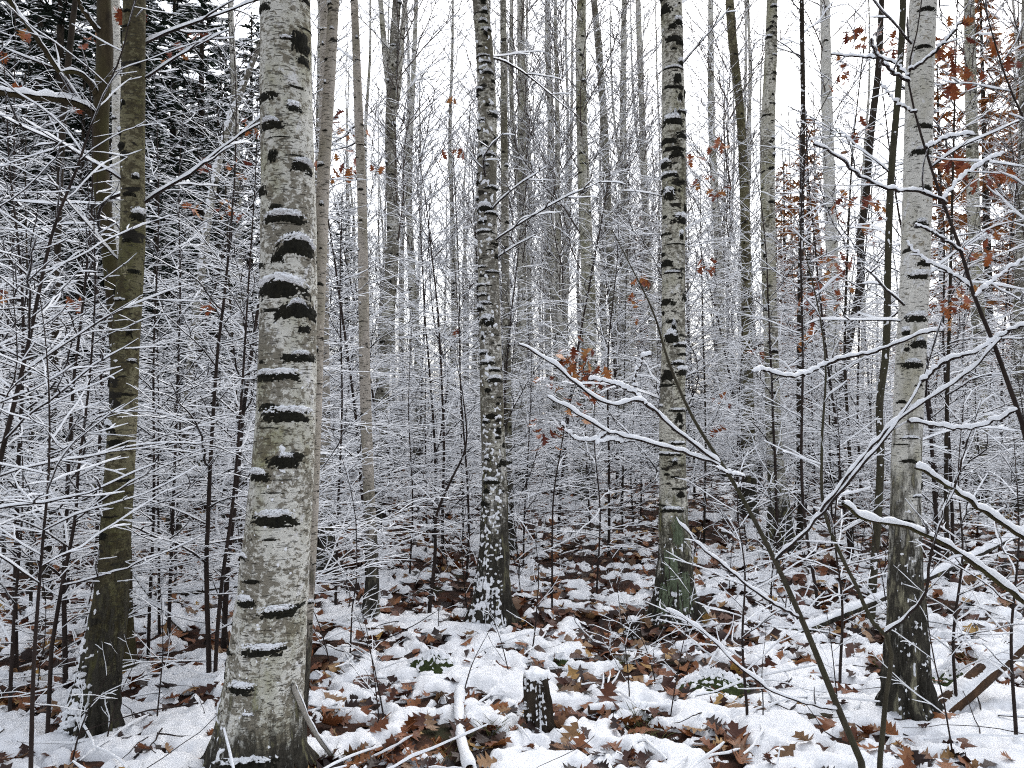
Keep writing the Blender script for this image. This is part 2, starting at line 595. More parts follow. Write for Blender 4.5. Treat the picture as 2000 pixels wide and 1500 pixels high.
leaf_meshes = []
for i in range(8):
    v, q = leaf_arrays(random.Random(100 + i))
    b = MB()
    b.add(v - np.array([0.07, 0, 0]), q)
    leaf_meshes.append(b.mesh("leaf", M["leaf"]))
n_leaf = 0
rl = random.Random(3)
lit = MB()
spots = []
for i in range(17000):
    y = 1.6 + 22 * rl.random() ** 1.6
    x = rl.uniform(-1, 1) * (0.72 * y + 0.6)
    spots.append((y, x))
spots.sort()
sx = np.array([s[1] for s in spots])
sy = np.array([s[0] for s in spots])
sh = snow_h(sx, sy)
sg = ground_z(sx, sy)
for i in range(len(spots)):
    x, y, h = sx[i], sy[i], sh[i]
    over = rl.random() < 0.06                       # a few leaves fell after the snow
    if h > 0.022 and not over:
        continue
    z = sg[i] + 0.018 + rl.uniform(0, 0.02) + (h if over else max(0.0, h * 0.5))
    sc = rl.uniform(0.45, 1.1)
    rx, ry, rz = rl.gauss(0, 0.42), rl.gauss(0, 0.42), rl.uniform(0, 6.28)
    if y > 3.0 and n_leaf < 300 and abs(x) < 0.66 * y and (over or h < -0.002):
        o = link("leaf", leaf_meshes[n_leaf % 8], ground, (x, y, z), 0, sc)
        o.rotation_euler = (rx, ry, rz)
        n_leaf += 1
    else:
        v, q = leaf_arrays(rl, HALF if y < 4.6 else HALF_LOW)
        lit.add((v - np.array([0.07, 0, 0])) @ rotmat(rx, ry, rz).T * sc + np.array([x, y, z]), q)
tag(lit.build("leaf_litter", M["leaf_many"], ground), None, None, None, "stuff")

# ------------------------------------------------------------------ twigs and saplings


def walk(p, d, L, n, wander, bias, rng):
    """a wandering shoot: n+1 points"""
    x, y, z = p
    dx, dy, dz = d
    st = L / n
    pts = [(x, y, z)]
    for i in range(n):
        x += dx * st
        y += dy * st
        z += dz * st
        pts.append((x, y, z))
        dx += rng.gauss(0, wander)
        dy += rng.gauss(0, wander)
        dz += rng.gauss(0, wander * 0.7) + bias
        l = math.sqrt(dx * dx + dy * dy + dz * dz)
        dx /= l
        dy /= l
        dz /= l
    return np.array(pts)


def shoot(tw, sn, p, d, L, r, rng, nrng, level, hs, bias=0.0, wander=0.10, space=0.11, fine=False, k=3, ratio=(0.25, 0.5), pts=None, flat=0.35, snowmin=0.0):
    """one branch with its side twigs; snow lies along the top"""
    if pts is None:
        n = max(3, int(L / (0.07 if level > 0 else 0.05)))
        n = min(n, 11)
        P = walk(p, d, L, n, wander, bias, rng)
    else:
        P = pts
        n = len(P) - 1
    rad = r * (1 - 0.75 * np.linspace(0, 1, len(P)))
    tube(tw, P, rad, k)
    if sn is not None and hs > 0:
        snow_on(sn, P, rad, hs * (0.65 + 0.35 * min(1.6, r / 0.004)), nrng, fine)
    if level <= 0:
        return
    m = int(L / space)
    side = rng.choice((-1, 1))
    for j in range(m):
        s = (j + 0.6 + rng.uniform(-0.3, 0.3)) / m
        if s < 0.12 or s > 0.97:
            continue
        f = s * n
        i = min(n - 1, int(f))
        q = P[i] + (P[i + 1] - P[i]) * (f - i)
        t = P[i + 1] - P[i]
        t = t / (np.linalg.norm(t) + 1e-9)
        side = -side
        a = math.radians(rng.uniform(30, 62)) * side
        ca, sa = math.cos(a), math.sin(a)
        dd = [t[0] * ca - t[1] * sa, t[0] * sa + t[1] * ca, t[2] * flat + rng.gauss(0.05, 0.14)]
        l = math.sqrt(sum(c * c for c in dd))
        dd = [c / l for c in dd]
        l2 = L * rng.uniform(*ratio) * (1 - 0.55 * s)
        if l2 < 0.04:
            continue
        shoot(tw, sn, tuple(q), dd, l2, max(0.0011, r * 0.55), rng, nrng, level - 1, hs, bias * 0.6, wander * 1.1, space * 0.8, fine, k, ratio, None, flat)


def sapling_parts(stem, r0, rng, nrng, nprim, Lmax, lo=0.12, level=2, hs=0.007, elev=(5, 45), bias=-0.015, space=0.12, fine=False, k=3, shape=1.2, each=None):
    st, tw, sn = MB(), MB(), MB()
    n = len(stem)
    rad = r0 * (1 - 0.88 * np.linspace(0, 1, n) ** 1.1)
    tube(st, stem, rad, 6 if fine else 5)
    az = rng.uniform(0, 6.28)
    for j in range(nprim):
        s = lo + (0.985 - lo) * (j + rng.uniform(0.1, 0.9)) / nprim
        f = s * (n - 1)
        i = min(n - 2, int(f))
        q = stem[i] + (stem[i + 1] - stem[i]) * (f - i)
        az += 2.4 + rng.uniform(-0.5, 0.5)
        e = math.radians(rng.uniform(*elev) + 20 * s)
        L = Lmax * (1 - 0.8 * s ** shape) * rng.uniform(0.55, 1.1)
        r = max(0.0014, min(rad[i] * 0.55, 0.0055 * L))
        if each is not None:
            tw, sn = MB(), MB()
            each.append((tw, sn))
        shoot(tw, sn, tuple(q), (math.cos(az) * math.cos(e), math.sin(az) * math.cos(e), math.sin(e)), L, r, rng, nrng, level, hs, bias, 0.13, space, fine, k)
    return st, tw, sn


SAP = []
for i in range(9):
    rng = random.Random(200 + i)
    nrng = np.random.default_rng(200 + i)
    H = [3.2, 4.2, 5.2, 3.6, 4.6, 2.6, 5.8, 3.9, 4.9][i]
    stem = walk((0, 0, -0.05), (rng.gauss(0, 0.05), rng.gauss(0, 0.05), 1), H, 16, 0.028, 0.02, rng)
    a, b, c = sapling_parts(stem, 0.007 + 0.0024 * H, rng, nrng, int(8.2 * H), 1.05 + 0.16 * H, 0.03 if i % 2 else 0.10, 2, 0.0042, (0, 46), -0.02, 0.10)
    SAP.append((a.mesh("stem", M["twig"]), b.mesh("twigs", M["twig"]), c.mesh("snow", M["snow"]), H))
SEED = []
for i in range(6):
    rng = random.Random(300 + i)
    nrng = np.random.default_rng(300 + i)
    H = rng.uniform(0.6, 1.5)
    stem = walk((0, 0, -0.03), (rng.gauss(0, 0.12), rng.gauss(0, 0.12), 1), H, 9, 0.06, 0.01, rng)
    a, b, c = sapling_parts(stem, 0.005, rng, nrng, int(9 * H), 0.5, 0.15, 2, 0.005, (5, 50), -0.01, 0.09)
    SEED.append((a.mesh("stem", M["twig"]), b.mesh("twigs", M["twig"]), c.mesh("snow", M["snow"]), H))


def place_proto(kind, name, i, x, y, rz, sc, label, cat, group):
    z = float(ground_z(x, y))
    r = empty(name, (x, y, z), label, cat, group, rz, sc)
    p = kind[i % len(kind)]
    for nm, me in zip(("stem", "twigs", "snow"), p[:3]):
        link(nm, me, r)
    return r


# ------------------------------------------------------------------ birch crowns (shared by the stand)
CROWN = []
for i in range(4):
    rng = random.Random(400 + i)
    nrng = np.random.default_rng(400 + i)
    tw, sn = MB(), MB()
    H = 17.0
    az = 0
    nb = 66
    for j in range(nb):
        s = (j + rng.random()) / nb
        z = 4.2 + (H - 4.4) * s ** 0.9
        az += 2.4 + rng.uniform(-0.6, 0.6)
        e = math.radians(rng.uniform(35, 62))
        L = (2.6 - 1.7 * s) * rng.uniform(0.5, 1.1)
        rr = 0.09 * (1 - z / (H + 0.6))
        p = (math.cos(az) * rr * 0.5, math.sin(az) * rr * 0.5, z)
        P = walk(p, (math.cos(az) * math.cos(e), math.sin(az) * math.cos(e), math.sin(e)), L, 9, 0.07, 0.02, rng)
        shoot(tw, sn, p, None, L, 0.0055 * L + 0.003, rng, nrng, 2, 0.006, -0.03, 0.12, 0.19, False, 3, (0.3, 0.6), P, 0.8)
    CROWN.append((tw.mesh("crown", M["birch_twig"]), sn.mesh("snow", M["snow"])))


class Trunk:
    """stem as a function of height: centre and radius, in world metres"""
    def __init__(s, pts):
        p = np.asarray(pts, float)            # x, y, z, r rows from foot to top
        n = 200
        q = resample(p, n)
        o = np.argsort(q[:, 2])
        s.q = q[o]
        s.fiss, s.foot, s.fseed = 0.0, 0.0, 0

    def at(s, z):
        z = np.asarray(z, float)
        return (np.interp(z, s.q[:, 2], s.q[:, 0]), np.interp(z, s.q[:, 2], s.q[:, 1]), np.interp(z, s.q[:, 2], np.maximum(0.004, s.q[:, 3])))

    def surf(s, th, z, off, seed=0, lump=0.05):
        cx, cy, r = s.at(z)
        r = r * (1 + lump * noise3(np.sin(th) * 1.3, np.cos(th) * 1.3, z * 1.7, seed) + lump * 0.5 * noise3(np.sin(th) * 3, np.cos(th) * 3, z * 5, seed))
        if s.fiss:
            low = np.exp(-np.clip(z - s.foot, 0, None) / 0.45)
            ft = np.exp(-np.clip(z - s.foot, 0, None) / 0.09)
            off = off + r * ft * (0.16 + 0.30 * np.clip(np.cos(th * 5 + s.q[0, 0] * 9) + 0.5 * np.cos(th * 3 + 1), 0, 1.3))
            off = off + s.fiss * low * noise3(np.sin(th) * 4, np.cos(th) * 4, z * 3.0, 3) \
                + s.fiss * 0.8 * low * noise3(np.sin(th) * 9, np.cos(th) * 9, z * 8.0, 4)
        return np.stack([cx + (r + off) * np.sin(th), cy - (r + off) * np.cos(th), z + 0 * th], -1)

    def mesh(s, base, k, nz, mat, seed, z0, z1, fiss=0.0, dense=None):
        z = np.linspace(z0, z1, nz) if dense is None else np.concatenate([np.linspace(z0, dense, int(nz * 0.75), endpoint=False), np.linspace(dense, z1, nz - int(nz * 0.75))])
        th = np.arange(k) * 2 * math.pi / k + math.pi
        TH, ZZ = np.meshgrid(th, z, indexing='xy')
        s.fiss, s.foot = fiss, base[2]
        V = s.surf(TH, ZZ, 0, seed)
        mb = MB()
        mb.add(V.reshape(-1, 3), ringquads(nz, k))
        return mb.mesh("trunk", mat, base)

    def patch(s, th0, z0, dth, dz, amp, arch, seed, nu=18, nv=9, grain=9.0, rough=0.85, tseed=0):
        u, v = np.meshgrid(np.linspace(-1, 1, nu), np.linspace(-1, 1, nv), indexing='ij')
        th = th0 + u * dth
        z = z0 + v * dz - arch * (u ** 2 - 0.4)
        cx, cy, r = s.at(z0)
        k = grain / max(float(r) * dth, 0.02)
        n = noise2(u * dth * r * k * 0.9 + seed * 3.1, v * dz * k * 1.3, seed % 17)
        n2 = noise2(u * dth * r * k * 2.2 + seed * 1.7, v * dz * k * 2.6, 5 + seed % 13)
        prof = np.clip(1 - np.abs(u) ** 1.7, 0, 1) * np.clip(1 - np.abs(v) ** 2, 0, 1) ** 0.7
        lo_ = noise2(u * 2.2 + seed * 0.37, v * 1.1 + seed * 0.11, seed % 11)
        off = amp * (1.35 * prof - 0.50 + rough * n + 0.5 * rough * n2 + 0.55 * lo_)
        off = np.where(prof <= 0.001, -amp * 0.6, off)
        V = s.surf(th, z, off, tseed)
        return V.reshape(-1, 3), gridquads(nu, nv)

    def speckle(s, mb, base, th_c, th_w, z0, z1, amount, seed, nu=70, nv=140, fade=0.4, scale=38.0, amp=0.012):
        """small clumps of snow blown onto the rough bark at the foot"""
        th, z = np.meshgrid(np.linspace(th_c - th_w, th_c + th_w, nu), np.linspace(z0, z1, nv), indexing='ij')
        cx, cy, r = s.at(z)
        a = noise3(np.sin(th) * r * scale, np.cos(th) * r * scale, z * scale * 1.15, seed)
        b = noise3(np.sin(th) * r * scale * 0.33, np.cos(th) * r * scale * 0.33, z * scale * 0.3, seed + 1)
        rel = (z - z0) / (z1 - z0)
        t = 0.55 - amount + fade * rel + 0.5 * ((th - th_c) / th_w) ** 4
        f = a + 0.55 * b - t
        off = np.clip(f, -0.25, 0.9) * amp * 1.5
        V = s.surf(th, z, off, seed=0, lump=0.05)
        Q_ = gridquads(nu, nv)
        keep = (f.reshape(-1)[Q_] > -0.12).any(1)
        mb.add(V.reshape(-1, 3), Q_[keep])


def px_trunk(d, rows, H, top_r=0.01, dy=0.0):
    """rows: (x, y, width) in photo pixels, foot first; continued above the frame to height H"""
    out = []
    for i, (x, y, w) in enumerate(rows):
        p, t = unproject(x, y, d)
        out.append([p[0], d + dy * max(0, p[2]), p[2], w / 2 / F * t])
    out[0][2] = min(out[0][2], float(ground_z(out[0][0], d)) + 0.0)
    foot = out[0]
    out.insert(0, [foot[0] - 0.02 * np.sign(out[1][0] - foot[0]), d, foot[2] - 0.15, foot[3] * 1.15])
    a, b = out[-2], out[-1]
    if H > b[2] + 0.5:
        sl = ((b[0] - a[0]) / max(0.2, b[2] - a[2]))
        sl = max(-0.05, min(0.05, sl))
        for f in (0.35, 0.7, 1.0):
            z = b[2] + (H - b[2]) * f
            out.append([b[0] + sl * (z - b[2]) * 0.7, b[1] + dy * (z - b[2]), z, b[3] * (1 - f) + top_r * f])
    return Trunk(out), np.array([foot[0], d, foot[2]])


def px_scars(rt, T, base, d, scars, seed, trim=1.0, tseed=0):
    """scars: (x, y, width, height, snow, arch) in photo pixels"""
    for i, (x, y, w, h, snow, arch) in enumerate(scars):
        p, t = unproject(x, y, d)
        z = p[2]
        cx, cy, r = [float(c) for c in T.at(z)]
        th = math.asin(max(-0.98, min(0.98, (p[0] - cx) / r)))
        m = t / F
        dth = min(1.3, w * m / 2 / r / max(0.35, math.cos(th)) * 1.25)
        mb = MB()
        mb.add(*T.patch(th, z, dth, h * m * 0.72, 0.007 * trim, arch * h * m * 0.8, seed + i * 7, 34, 13, tseed=tseed))
        o = mb.build("bark_scar", M["scar"], rt, base)
        if snow:
            mb = MB()
            mb.add(*T.patch(th + R.uniform(-0.1, 0.1), z + h * m * 0.55 + 0.006, dth * R.uniform(0.75, 1.0) * min(1, snow + 0.35), (0.010 + h * m * 0.16) * (0.7 + 0.5 * snow), 0.015 * trim, arch * h * m * 0.8, seed + i * 7 + 3, 38, 12, 13.0, 1.0, tseed=tseed))
            mb.build("snow_clump", M["snow"], o, base)


def rand_scars(rt, T, base, z0, z1, n, seed, snow_p, amp=0.008, hz=(0.008, 0.028), res=(22, 10), tseed=0, wide=1.15):
    """dark branch scars with snow on their upper lip, all facing the open side"""
    rng = random.Random(seed)
    for i in range(n):
        z = z0 + (z1 - z0) * (i + rng.uniform(0.1, 0.9)) / n
        r = float(T.at(z)[2])
        th = rng.uniform(-1.35, 1.35)
        big = rng.random() ** 1.15
        dth = 0.18 + (wide - 0.1) * big * rng.uniform(0.7, 1.1)
        dz = (hz[0] * 0.5 + (hz[1] - hz[0]) * rng.random() ** 1.2) * rng.uniform(0.6, 1.05)
        mb = MB()
        ar = rng.uniform(0.2, 1.1) * dz
        mb.add(*T.patch(th, z, dth, dz, amp, ar, seed + i * 5, *res, tseed=tseed))
        o = mb.build("bark_scar", M["scar"], rt, base)
        if rng.random() < snow_p * (0.5 + 0.6 * big):
            mb = MB()
            mb.add(*T.patch(th, z + dz * 0.8 + 0.004, dth * rng.uniform(0.7, 1.0), dz * 0.5 + 0.006, amp * 1.7, ar, seed + i * 5 + 2, *res, 10.0, 0.95, tseed=tseed))
            mb.build("snow_clump", M["snow"], o, base)


def dead_branches(rt, T, base, z0, z1, n, seed, Lr=(0.3, 1.1), hs=0.012, mat="twig", level=1, ths=None):
    rng = random.Random(seed)
    nrng = np.random.default_rng(seed)
    for i in range(n):
        z = rng.uniform(z0, z1)
        cx, cy, r = [float(c) for c in T.at(z)]
        th = rng.uniform(0, 6.28) if ths is None else rng.choice(ths) + rng.uniform(-0.4, 0.4)
        e = rng.uniform(0.0, 0.8)
        d = (math.sin(th) * math.cos(e), -math.cos(th) * math.cos(e), math.sin(e))
        tw, sn = MB(), MB()
        L = rng.uniform(*Lr)
        shoot(tw, sn, (cx + d[0] * r * 0.6, cy + d[1] * r * 0.6, z), d, L, 0.004 + 0.005 * L, rng, nrng, level, hs, -0.01, 0.10, 0.14)
        o = tw.build("branch", M[mat], rt, base)
        sn.build("snow", M["snow"], o, base)


def crown_on(rt, T, base, H, i, rz, z_at=9.0):
    cx, cy, r = [float(c) for c in T.at(z_at)]
    d = base[1]
    zmin = max(4.2 * H / 17, CAMZ + 0.55 * d + 0.6 if d < 10 else 4.2)
    sz = (H - zmin) / 12.8
    for nm, me in zip(("crown", "snow"), CROWN[i % 4]):
        link(nm, me, rt, (cx - base[0], cy - base[1], zmin - 4.2 * sz), rz, (sz, sz, sz))


def birch(label, d, rows, H, mat, seed, k=40, nz=160, fiss=0.0, crown=True, dy=0.0, group=None, name="birch_tree", dense=None):
    T, base = px_trunk(d, rows, H, dy=dy)
    rt = empty(name, tuple(base), label, "tree", group)
    link("trunk", T.mesh(base, k, nz, M[mat], 0, base[2] - 0.12, H, fiss, dense), rt)
    if crown:
        crown_on(rt, T, base, H, seed, seed * 1.7)
    return rt, T, base


# the big pale birch in front
rt, T, b = birch("thick grey-white birch trunk standing nearest, with black scars and snow ledges", 3.55,
                 [(497, 1500, 178), (515, 1330, 150), (530, 1180, 136), (546, 1000, 124), (558, 800, 112), (563, 600, 108), (563, 400, 104), (560, 200, 100), (557, 0, 97)], 15.0, "birch_big", 1, 96, 420, 0.03, dense=3.9)
rand_scars(rt, T, b, 0.3, 3.7, 34, 45, 0.25, 0.005, (0.006, 0.03), (20, 10), wide=0.7)
px_scars(rt, T, b, 3.55, [(525, 35, 34, 14, 0, .3), (597, 100, 30, 34, 0, .2), (530, 206, 46, 14, 0, .3), (540, 262, 60, 16, 0.3, .5), (545, 320, 20, 20, 0, 0), (600, 338, 34, 16, .8, .6), (515, 382, 22, 16, 0, .3),
                          (568, 440, 92, 15, 1, .6), (598, 497, 70, 30, .6, .9), (557, 518, 24, 14, 0, 1), (563, 578, 108, 32, .9, .8), (598, 617, 78, 26, .1, .9), (603, 703, 50, 15, .2, .4), (532, 740, 58, 14, .8, .3), (575, 815, 88, 19, 1, .5),
                          (572, 900, 66, 20, .1, .2), (518, 928, 50, 15, .9, .2), (552, 1010, 90, 19, 1, .4), (500, 1165, 40, 14, .8, .2), (565, 1185, 64, 15, .7, .2), (535, 1255, 80, 14, .9, .2), (492, 1325, 56, 15, .8, .3), (505, 1462, 110, 18, .5, .2)], 50)
sp = MB()
T.speckle(sp, b, -1.0, 0.7, b[2] - 0.02, b[2] + 0.55, 0.28, 8, 50, 110, 0.5, 30, 0.014)
T.speckle(sp, b, 0.0, 1.2, b[2], b[2] + 2.0, -0.12, 9, 110, 420, 0.06, 44, 0.007)
tag(sp.build("snow_specks", M["snow"], rt, b), None, None, None, "stuff")

# mossy old birch left
rt, T, b = birch("mossy olive-brown birch at left with snow crusted on its black foot", 3.97,
                 [(178, 1430, 92), (196, 1300, 72), (215, 1180, 62), (229, 1000, 55), (240, 800, 52), (246, 660, 50), (258, 480, 46), (259, 250, 45), (263, 0, 42)], 13.0, "birch_mossy", 2, 64, 300, 0.05, dense=3.9)
rand_scars(rt, T, b, 0.9, 3.7, 24, 70, 0.55, 0.008, (0.012, 0.04), wide=1.4)
sp = MB()
T.speckle(sp, b, -0.75, 1.0, b[2] - 0.04, b[2] + 0.8, 0.75, 12, 90, 180, 1.0, 42, 0.016)
T.speckle(sp, b, -0.9, 1.0, b[2] + 0.5, b[2] + 3.6, -0.02, 13, 60, 340, 0.05, 50, 0.010)
tag(sp.build("snow_specks", M["snow"], rt, b), None, None, None, "stuff")
dead_branches(rt, T, b, 2.3, 3.7, 6, 71, (0.4, 1.2))

# snow-streaked birch in the middle
rt, T, b = birch("snow-streaked birch in the centre with black fissured foot", 6.08,
                 [(958, 1215, 84), (962, 1130, 64), (966, 1000, 52), (961, 800, 45), (956, 600, 42), (951, 400, 38), (952, 250, 36), (946, 100, 34), (938, 0, 30)], 15.0, "birch_snowy", 3, 56, 300, 0.045, dense=5.0)
rand_scars(rt, T, b, 0.9, 4.9, 60, 90, 0.95, 0.011, (0.018, 0.055), wide=1.5)
sp = MB()
T.speckle(sp, b, -0.35, 1.2, b[2] - 0.04, b[2] + 1.4, 0.5, 15, 80, 240, 0.30, 34, 0.016)
T.speckle(sp, b, -0.2, 1.25, b[2] + 1.2, b[2] + 4.6, 0.22, 16, 70, 420, 0.05, 32, 0.014)
tag(sp.build("snow_specks", M["snow"], rt, b), None, None, None, "stuff")
dead_branches(rt, T, b, 2.6, 4.8, 7, 91, (0.3, 1.0))

# banded birch right of the middle
rt, T, b = birch("banded birch with green algae on its foot, right of the middle", 6.24,
                 [(1320, 1205, 92), (1318, 1120, 68), (1315, 1000, 55), (1313, 850, 50), (1315, 700, 47), (1315, 500, 45), (1316, 300, 45), (1313, 100, 42), (1311, 0, 40)], 15.0, "birch_green", 4, 56, 300, 0.045, dense=5.2)
rand_scars(rt, T, b, 0.8, 5.1, 66, 110, 0.30, 0.010, (0.018, 0.065), wide=1.7)
sp = MB()
T.speckle(sp, b, -0.3, 1.2, b[2] - 0.02, b[2] + 0.9, 0.24, 18, 80, 160, 0.35, 36, 0.014)
tag(sp.build("snow_specks", M["snow"], rt, b), None, None, None, "stuff")
dead_branches(rt, T, b, 1.4, 5.0, 6, 111, (0.3, 0.9))
for i, (th, z, dth, dz) in enumerate([(-0.35, 0.42, 0.55, 0.17), (0.35, 0.26, 0.5, 0.16), (-0.7, 0.2, 0.45, 0.12), (0.1, 0.72, 0.5, 0.12)]):
    mb = MB()
    mb.add(*T.patch(th, b[2] + z, dth, dz, 0.007, 0.0, 770 + i, 30, 30, 12.0, 1.0))
    mb.build("lichen", M["lichen"], rt, b)

# white birch right
rt, T, b = birch("smooth white birch at right whose black foot stands on snow", 4.18,
                 [(1776, 1400, 92), (1772, 1280, 72), (1769, 1150, 64), (1768, 1000, 56), (1772, 850, 53), (1780, 680, 54), (1788, 500, 54), (1793, 300, 52), (1798, 100, 50), (1803, 0, 48)], 14.0, "birch_white", 5, 64, 320, 0.05, dense=3.9)
rand_scars(rt, T, b, 1.0, 2.1, 12, 130, 0.35, 0.007, (0.01, 0.03))
px_scars(rt, T, b, 4.18, [(1800, 30, 40, 8, 0, .6), (1790, 102, 34, 7, 0, .4), (1795, 255, 40, 9, 0, .3), (1788, 305, 44, 10, .2, .3), (1795, 375, 26, 9, 0, .3), (1785, 445, 30, 12, 0.3, .3), (1795, 520, 36, 10, 0, .2), (1785, 545, 48, 10, 1, .4), (1780, 625, 52, 12, .9, .2), (1784, 675, 40, 14, 0.1, .4), (1770, 715, 40, 12, .4, .2)], 140, 0.8)
sp = MB()
T.speckle(sp, b, -0.2, 1.25, b[2] - 0.02, b[2] + 1.1, 0.06, 20, 90, 260, 0.20, 48, 0.010)
tag(sp.build("snow_specks", M["snow"], rt, b), None, None, None, "stuff")
dead_branches(rt, T, b, 1.4, 3.6, 4, 131, (0.3, 0.9))

# slender stem close behind the big birch
rt, T, b = birch("slender pale stem rising close behind the nearest thick birch", 3.75,
                 [(572, 1470, 40), (590, 1280, 32), (604, 1080, 28), (613, 850, 27), (619, 650, 27), (626, 470, 26), (632, 340, 25), (641, 200, 23), (652, 0, 21)], 11.0, "birch_pink", 6, 32, 200, 0.02, dense=3.9)
rand_scars(rt, T, b, 0.5, 3.7, 20, 150, 0.4, 0.005, (0.008, 0.02))
rt, T, b = birch("birch with snowy foot hidden halfway behind the nearest thick birch", 8.1,
                 [(642, 1115, 40), (638, 1000, 24), (634, 800, 21), (632, 500, 20), (633, 250, 19), (634, 0, 17)], 15, "birch_pink", 7, 28, 180, 0.03, dense=6.2)
rand_scars(rt, T, b, 1.0, 6.0, 20, 160, 0.4, 0.006, (0.01, 0.03))

# other stems one can tell apart
rt, T, b = birch("thin pinkish birch stem right of the nearest thick trunk", 6.15,
                 [(722, 1212, 34), (727, 1120, 24), (720, 950, 22), (713, 750, 21), (710, 580, 20), (707, 400, 18), (700, 210, 17), (692, 0, 14)], 12, "birch_pink", 8, 28, 200, 0.02, dense=5.2)
rand_scars(rt, T, b, 0.7, 5.0, 26, 170, 0.35, 0.005, (0.008, 0.022))
dead_branches(rt, T, b, 1.0, 4.5, 5, 171, (0.3, 0.9))
rt, T, b = birch("crooked birch forking high up, left of the centre birch", 12.3,
                 [(735, 1012, 34), (736, 950, 27), (742, 830, 26), (752, 680, 25), (764, 540, 25), (768, 430, 24), (763, 280, 22), (766, 150, 19), (775, 0, 16)], 15, "birch_snowy", 9, 28, 180, 0.03, dense=8.6)
rand_scars(rt, T, b, 1.5, 8.4, 30, 180, 0.5, 0.008, (0.015, 0.05))
fk = MB()
for ctl in ([(765, 205), (757, 150), (748, 60), (743, 0), (736, -120)], [(766, 235), (775, 190), (784, 80), (792, 0), (800, -140)]):
    P = resample([unproject(x, y, 12.3)[0] for x, y in ctl], 24)
    tube(fk, P, np.linspace(0.055, 0.03, 24), 10)
fk.build("limb", M["birch_far"], rt, b)

rt, T, b = birch("thin dark-flecked birch pressed close behind the centre birch", 9.3,
                 [(998, 1076, 26), (994, 950, 16), (991, 750, 15), (987, 500, 15), (985, 300, 14), (983, 0, 12)], 14, "birch_snowy", 10, 24, 160, 0.02, dense=6.6)
rand_scars(rt, T, b, 1.0, 6.5, 26, 190, 0.7, 0.006, (0.012, 0.03))
rt, T, b = birch("straight birch just right of the centre birch, behind its thin neighbour", 16.0,
                 [(1020, 962, 28), (1020, 800, 20), (1019, 520, 18), (1019, 250, 16), (1017, 0, 14)], 16, "birch_far", 11, 24, 160, dense=11)
rt, T, b = birch("sturdy birch with dark foot behind the rust-coloured oak leaves", 14.5,
                 [(1141, 981, 44), (1144, 900, 34), (1150, 700, 30), (1150, 600, 28), (1142, 400, 24), (1136, 220, 21), (1135, 60, 19), (1136, 0, 18)], 16, "birch_green", 12, 32, 200, 0.04, dense=10)
rand_scars(rt, T, b, 1.5, 9.8, 34, 210, 0.3, 0.009, (0.02, 0.06))
rt, T, b = birch("slightly bent dark birch right of the sturdy one", 18.5,
                 [(1214, 943, 20), (1207, 760, 16), (1196, 560, 16), (1187, 400, 15), (1178, 210, 14), (1166, 60, 13), (1160, 0, 12)], 16, "birch_snowy", 13, 24, 160, dense=12)
rt, T, b = birch("slim pale birch between the bent dark one and the banded birch", 20.0,
                 [(1232, 935, 20), (1228, 750, 15), (1221, 500, 14), (1217, 250, 13), (1219, 0, 10)], 17, "birch_far", 14, 24, 160, dense=13)
rt, T, b = birch("slim birch leaning left, just left of the banded birch", 20.5,
                 [(1285, 932, 18), (1276, 680, 14), (1263, 450, 13), (1255, 250, 12), (1246, 0, 10)], 17, "birch_far", 15, 24, 160, dense=13)
rt, T, b = birch("dark slender birch with a bend near the top, right of the banded birch", 12.3,
                 [(1462, 1011, 40), (1461, 930, 31), (1460, 780, 25), (1458, 600, 20), (1455, 400, 18), (1444, 200, 16), (1430, 70, 17), (1425, 0, 16)], 14, "birch_mossy", 16, 28, 180, 0.03, dense=8.6)
rand_scars(rt, T, b, 1.5, 8.4, 26, 220, 0.3, 0.007, (0.015, 0.05))
rt, T, b = birch("greenish birch with many scars between the banded and the white birch", 9.48,
                 [(1527, 1071, 58), (1522, 1000, 42), (1514, 900, 32), (1507, 700, 28), (1500, 450, 27), (1500, 250, 26), (1507, 60, 22), (1508, 0, 21)], 15, "birch_green", 17, 36, 220, 0.04, dense=7)
rand_scars(rt, T, b, 0.9, 6.8, 44, 230, 0.45, 0.008, (0.014, 0.04))
rt, T, b = birch("pale birch standing farther back behind the dark bent oak sapling", 15.0,
                 [(1628, 974, 32), (1627, 800, 25), (1625, 500, 23), (1619, 330, 22), (1615, 200, 21), (1611, 0, 18)], 16, "birch_white", 18, 28, 180, 0.03, dense=10)
rand_scars(rt, T, b, 1.5, 10, 22, 240, 0.2, 0.008, (0.015, 0.05))
rt, T, b = birch("far pale birch right behind the banded birch", 20.0,
                 [(1415, 935, 20), (1410, 700, 16), (1402, 470, 15), (1390, 250, 13), (1388, 0, 10)], 17, "birch_far", 19, 24, 160, dense=13)
rt, T, b = birch("greenish birch behind the white birch, near the right edge", 13.0,
                 [(1922, 1000, 36), (1916, 850, 27), (1911, 650, 25), (1902, 420, 22), (1897, 200, 21), (1893, 0, 18)], 15, "birch_green", 20, 28, 180, 0.03, dense=9)
rand_scars(rt, T, b, 1.5, 8.8, 24, 250, 0.5, 0.008, (0.015, 0.05))
rt, T, b = birch("birch cut by the right edge of the picture", 13.0,
                 [(1992, 1000, 30), (1990, 850, 22), (1990, 650, 20), (1996, 400, 18), (2004, 0, 15)], 15, "birch_snowy", 21, 24, 160, 0.03, dense=9)
rt, T, b = birch("leaning birch pole plastered with snow, left of the nearest trunk", 11.0,
                 [(336, 1034, 30), (346, 950, 22), (362, 820, 20), (375, 690, 18), (390, 560, 16), (406, 430, 15), (422, 340, 14), (445, 250, 13), (478, 160, 12), (515, 70, 9)], 7.0, "birch_snowy", 22, 24, 200, 0.02, crown=False, dense=6.0)
sp = MB()
